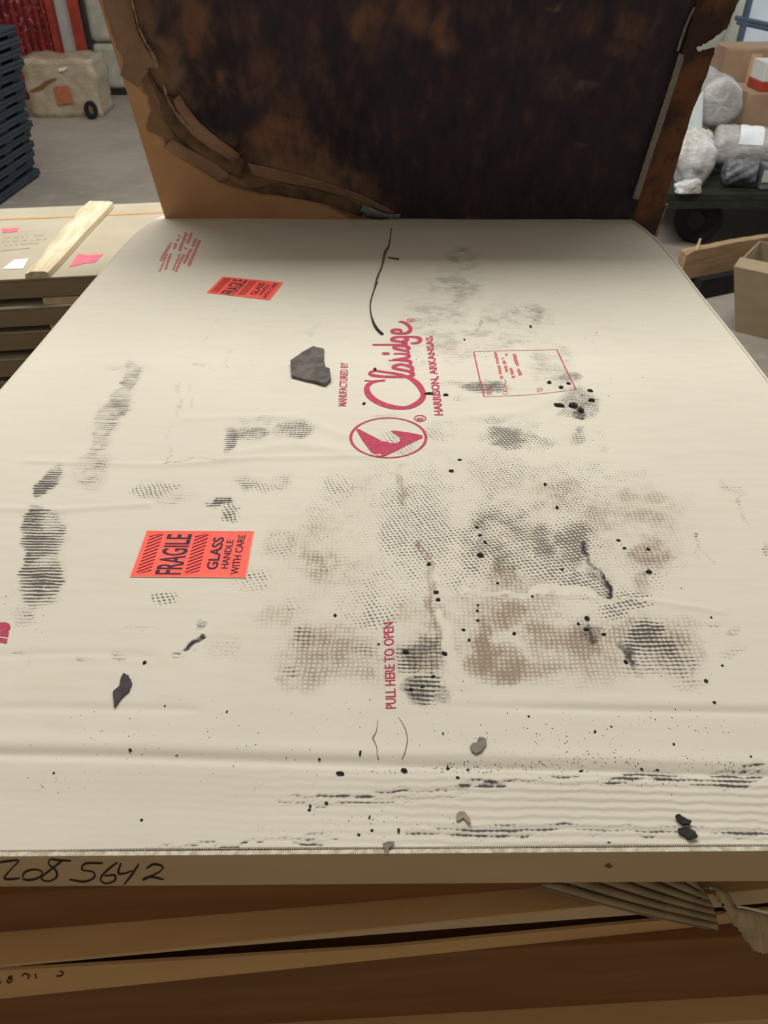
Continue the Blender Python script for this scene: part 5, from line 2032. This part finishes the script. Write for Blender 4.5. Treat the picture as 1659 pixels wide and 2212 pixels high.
box('face', (x0 + x1) / 2, 8.7, 0.08, x1 - x0, .03, 2.2, M['cool_white'], t)
box('bottom_rail', (x0 + x1) / 2, 8.7, 0, x1 - x0, .05, .08, M['steel_blue'], t)

# lumber and carton on the floor at the right
zbk = .10
a0, a1 = onz(1470, 606, zbk), onz(1700, 560, zbk)
dirw = (a1 - a0)
Lw = np.linalg.norm(dirw)
rzw = math.atan2(dirw[1], dirw[0])
mid = (a0 + a1) / 2
V, Fc = [], []
nl = 16
rl = random.Random(6)
for i in range(nl + 1):
    f = i / nl
    p = a0 + dirw * f
    nrm = np.array([-math.sin(rzw), math.cos(rzw), 0])
    hh = .135 + .006 * math.sin(f * 4) + rl.uniform(-.002, .002)
    e = -.015 * (i == 0)
    for o_, h in ((0, 0), (.045, 0), (.045, hh), (0, hh + e)):
        V.append(p + nrm * o_ + np.array([0, 0, h]))
for i in range(nl):
    for k in range(4):
        k2 = (k + 1) % 4
        Fc.append((i * 4 + k, i * 4 + k2, i * 4 + 4 + k2, i * 4 + 4 + k))
Fc += [(3, 2, 1, 0), tuple(nl * 4 + k for k in range(4))]
wb = empty('lumber_plank', (float(mid[0]), float(mid[1]), zbk), rzw, label='split wooden plank on edge across the floor at the right', cat='plank')
mesh_obj('plank_body', V, Fc, M['wood'], wb)
sp = ony(1491, 545, a0[1])
V, Fc = tube([a0 + dirw * .09 + np.array([0, .02, .10]), a0 + dirw * .095 + np.array([.005, .02, .185])], [.012, .005], 5)
mesh_obj('splinter', V, Fc, M['pine'], wb)
for f in (.34,):
    p = a0 + dirw * f
    b = box('void_shade_block', p[0] + .04, p[1] + .09, 0, Lw * .62, .22, zbk, M['rubber'], None, rzw)  # black block put in for the shaded void below the plank
    tag(b, 'low black block added as shade under the wooden plank', 'block')
cb = onz(1588, 716, 0)
ctop = 0.30
rzc = math.radians(-36)
oc = empty('shipping_carton', (float(cb[0]), float(cb[1]), 0), rzc, label='tan carton with a raised flap on the floor at the right edge', cat='carton')
cw, cd = .55, .40
dx = np.array([math.cos(rzc), math.sin(rzc)])
dy = np.array([-math.sin(rzc), math.cos(rzc)])
cc_ = cb[:2] + dx * cw / 2 + dy * cd / 2
th = .006
for nm, off, sx, sy in (('carton_wall', -dy * (cd / 2 - th / 2), cw, th), ('carton_wall', dy * (cd / 2 - th / 2), cw, th), ('carton_wall', -dx * (cw / 2 - th / 2), th, cd - 2 * th), ('carton_wall', dx * (cw / 2 - th / 2), th, cd - 2 * th)):
    p = cc_ + off
    box(nm, p[0], p[1], 0.0, sx, sy, ctop, M['kraft_side'], oc, rzc)
box('carton_floor', cc_[0], cc_[1], 0.0, cw - 2 * th, cd - 2 * th, .006, M['kraft_side'], oc, rzc)
# the near flap folds in, sloping back
e0, e1 = cb[:2], cb[:2] + dx * cw
fo = dy * .10
V = [(e0[0], e0[1], ctop), (e1[0], e1[1], ctop), (e1[0] + fo[0], e1[1] + fo[1], ctop + .012), (e0[0] + fo[0], e0[1] + fo[1], ctop + .012)]
o = mesh_obj('top_flap', V, [(0, 1, 2, 3)], M['kraft_side'], oc)
sm = o.modifiers.new('solid', 'SOLIDIFY')
sm.thickness = .005
# the carton is squashed out of square towards the left
for ch in oc.children:
    for v in ch.data.vertices:
        k_ = v.co.z * -0.30
        v.co.x += k_ * math.cos(rzc)
        v.co.y += -k_ * math.sin(rzc)
# printed arrows on the near face
nface = np.array([-dy[0], -dy[1], 0])
p0f = np.array([cb[0], cb[1], 0]) + nface * .002
fcm = lambda x, y: onplane(x, y, p0f, nface)
decal('grey_print', [px_poly([(1607, 618), (1611, 620), (1611, 640), (1607, 638)], fcm), px_poly([(1636, 628), (1643, 631), (1642, 662), (1637, 658)], fcm), px_ribbon([(1612, 640), (1636, 658)], 2, fcm, 3)], simple_mat('dark_grey_print', '#7d6f58', '#857760', 40), oc, TOWARD)
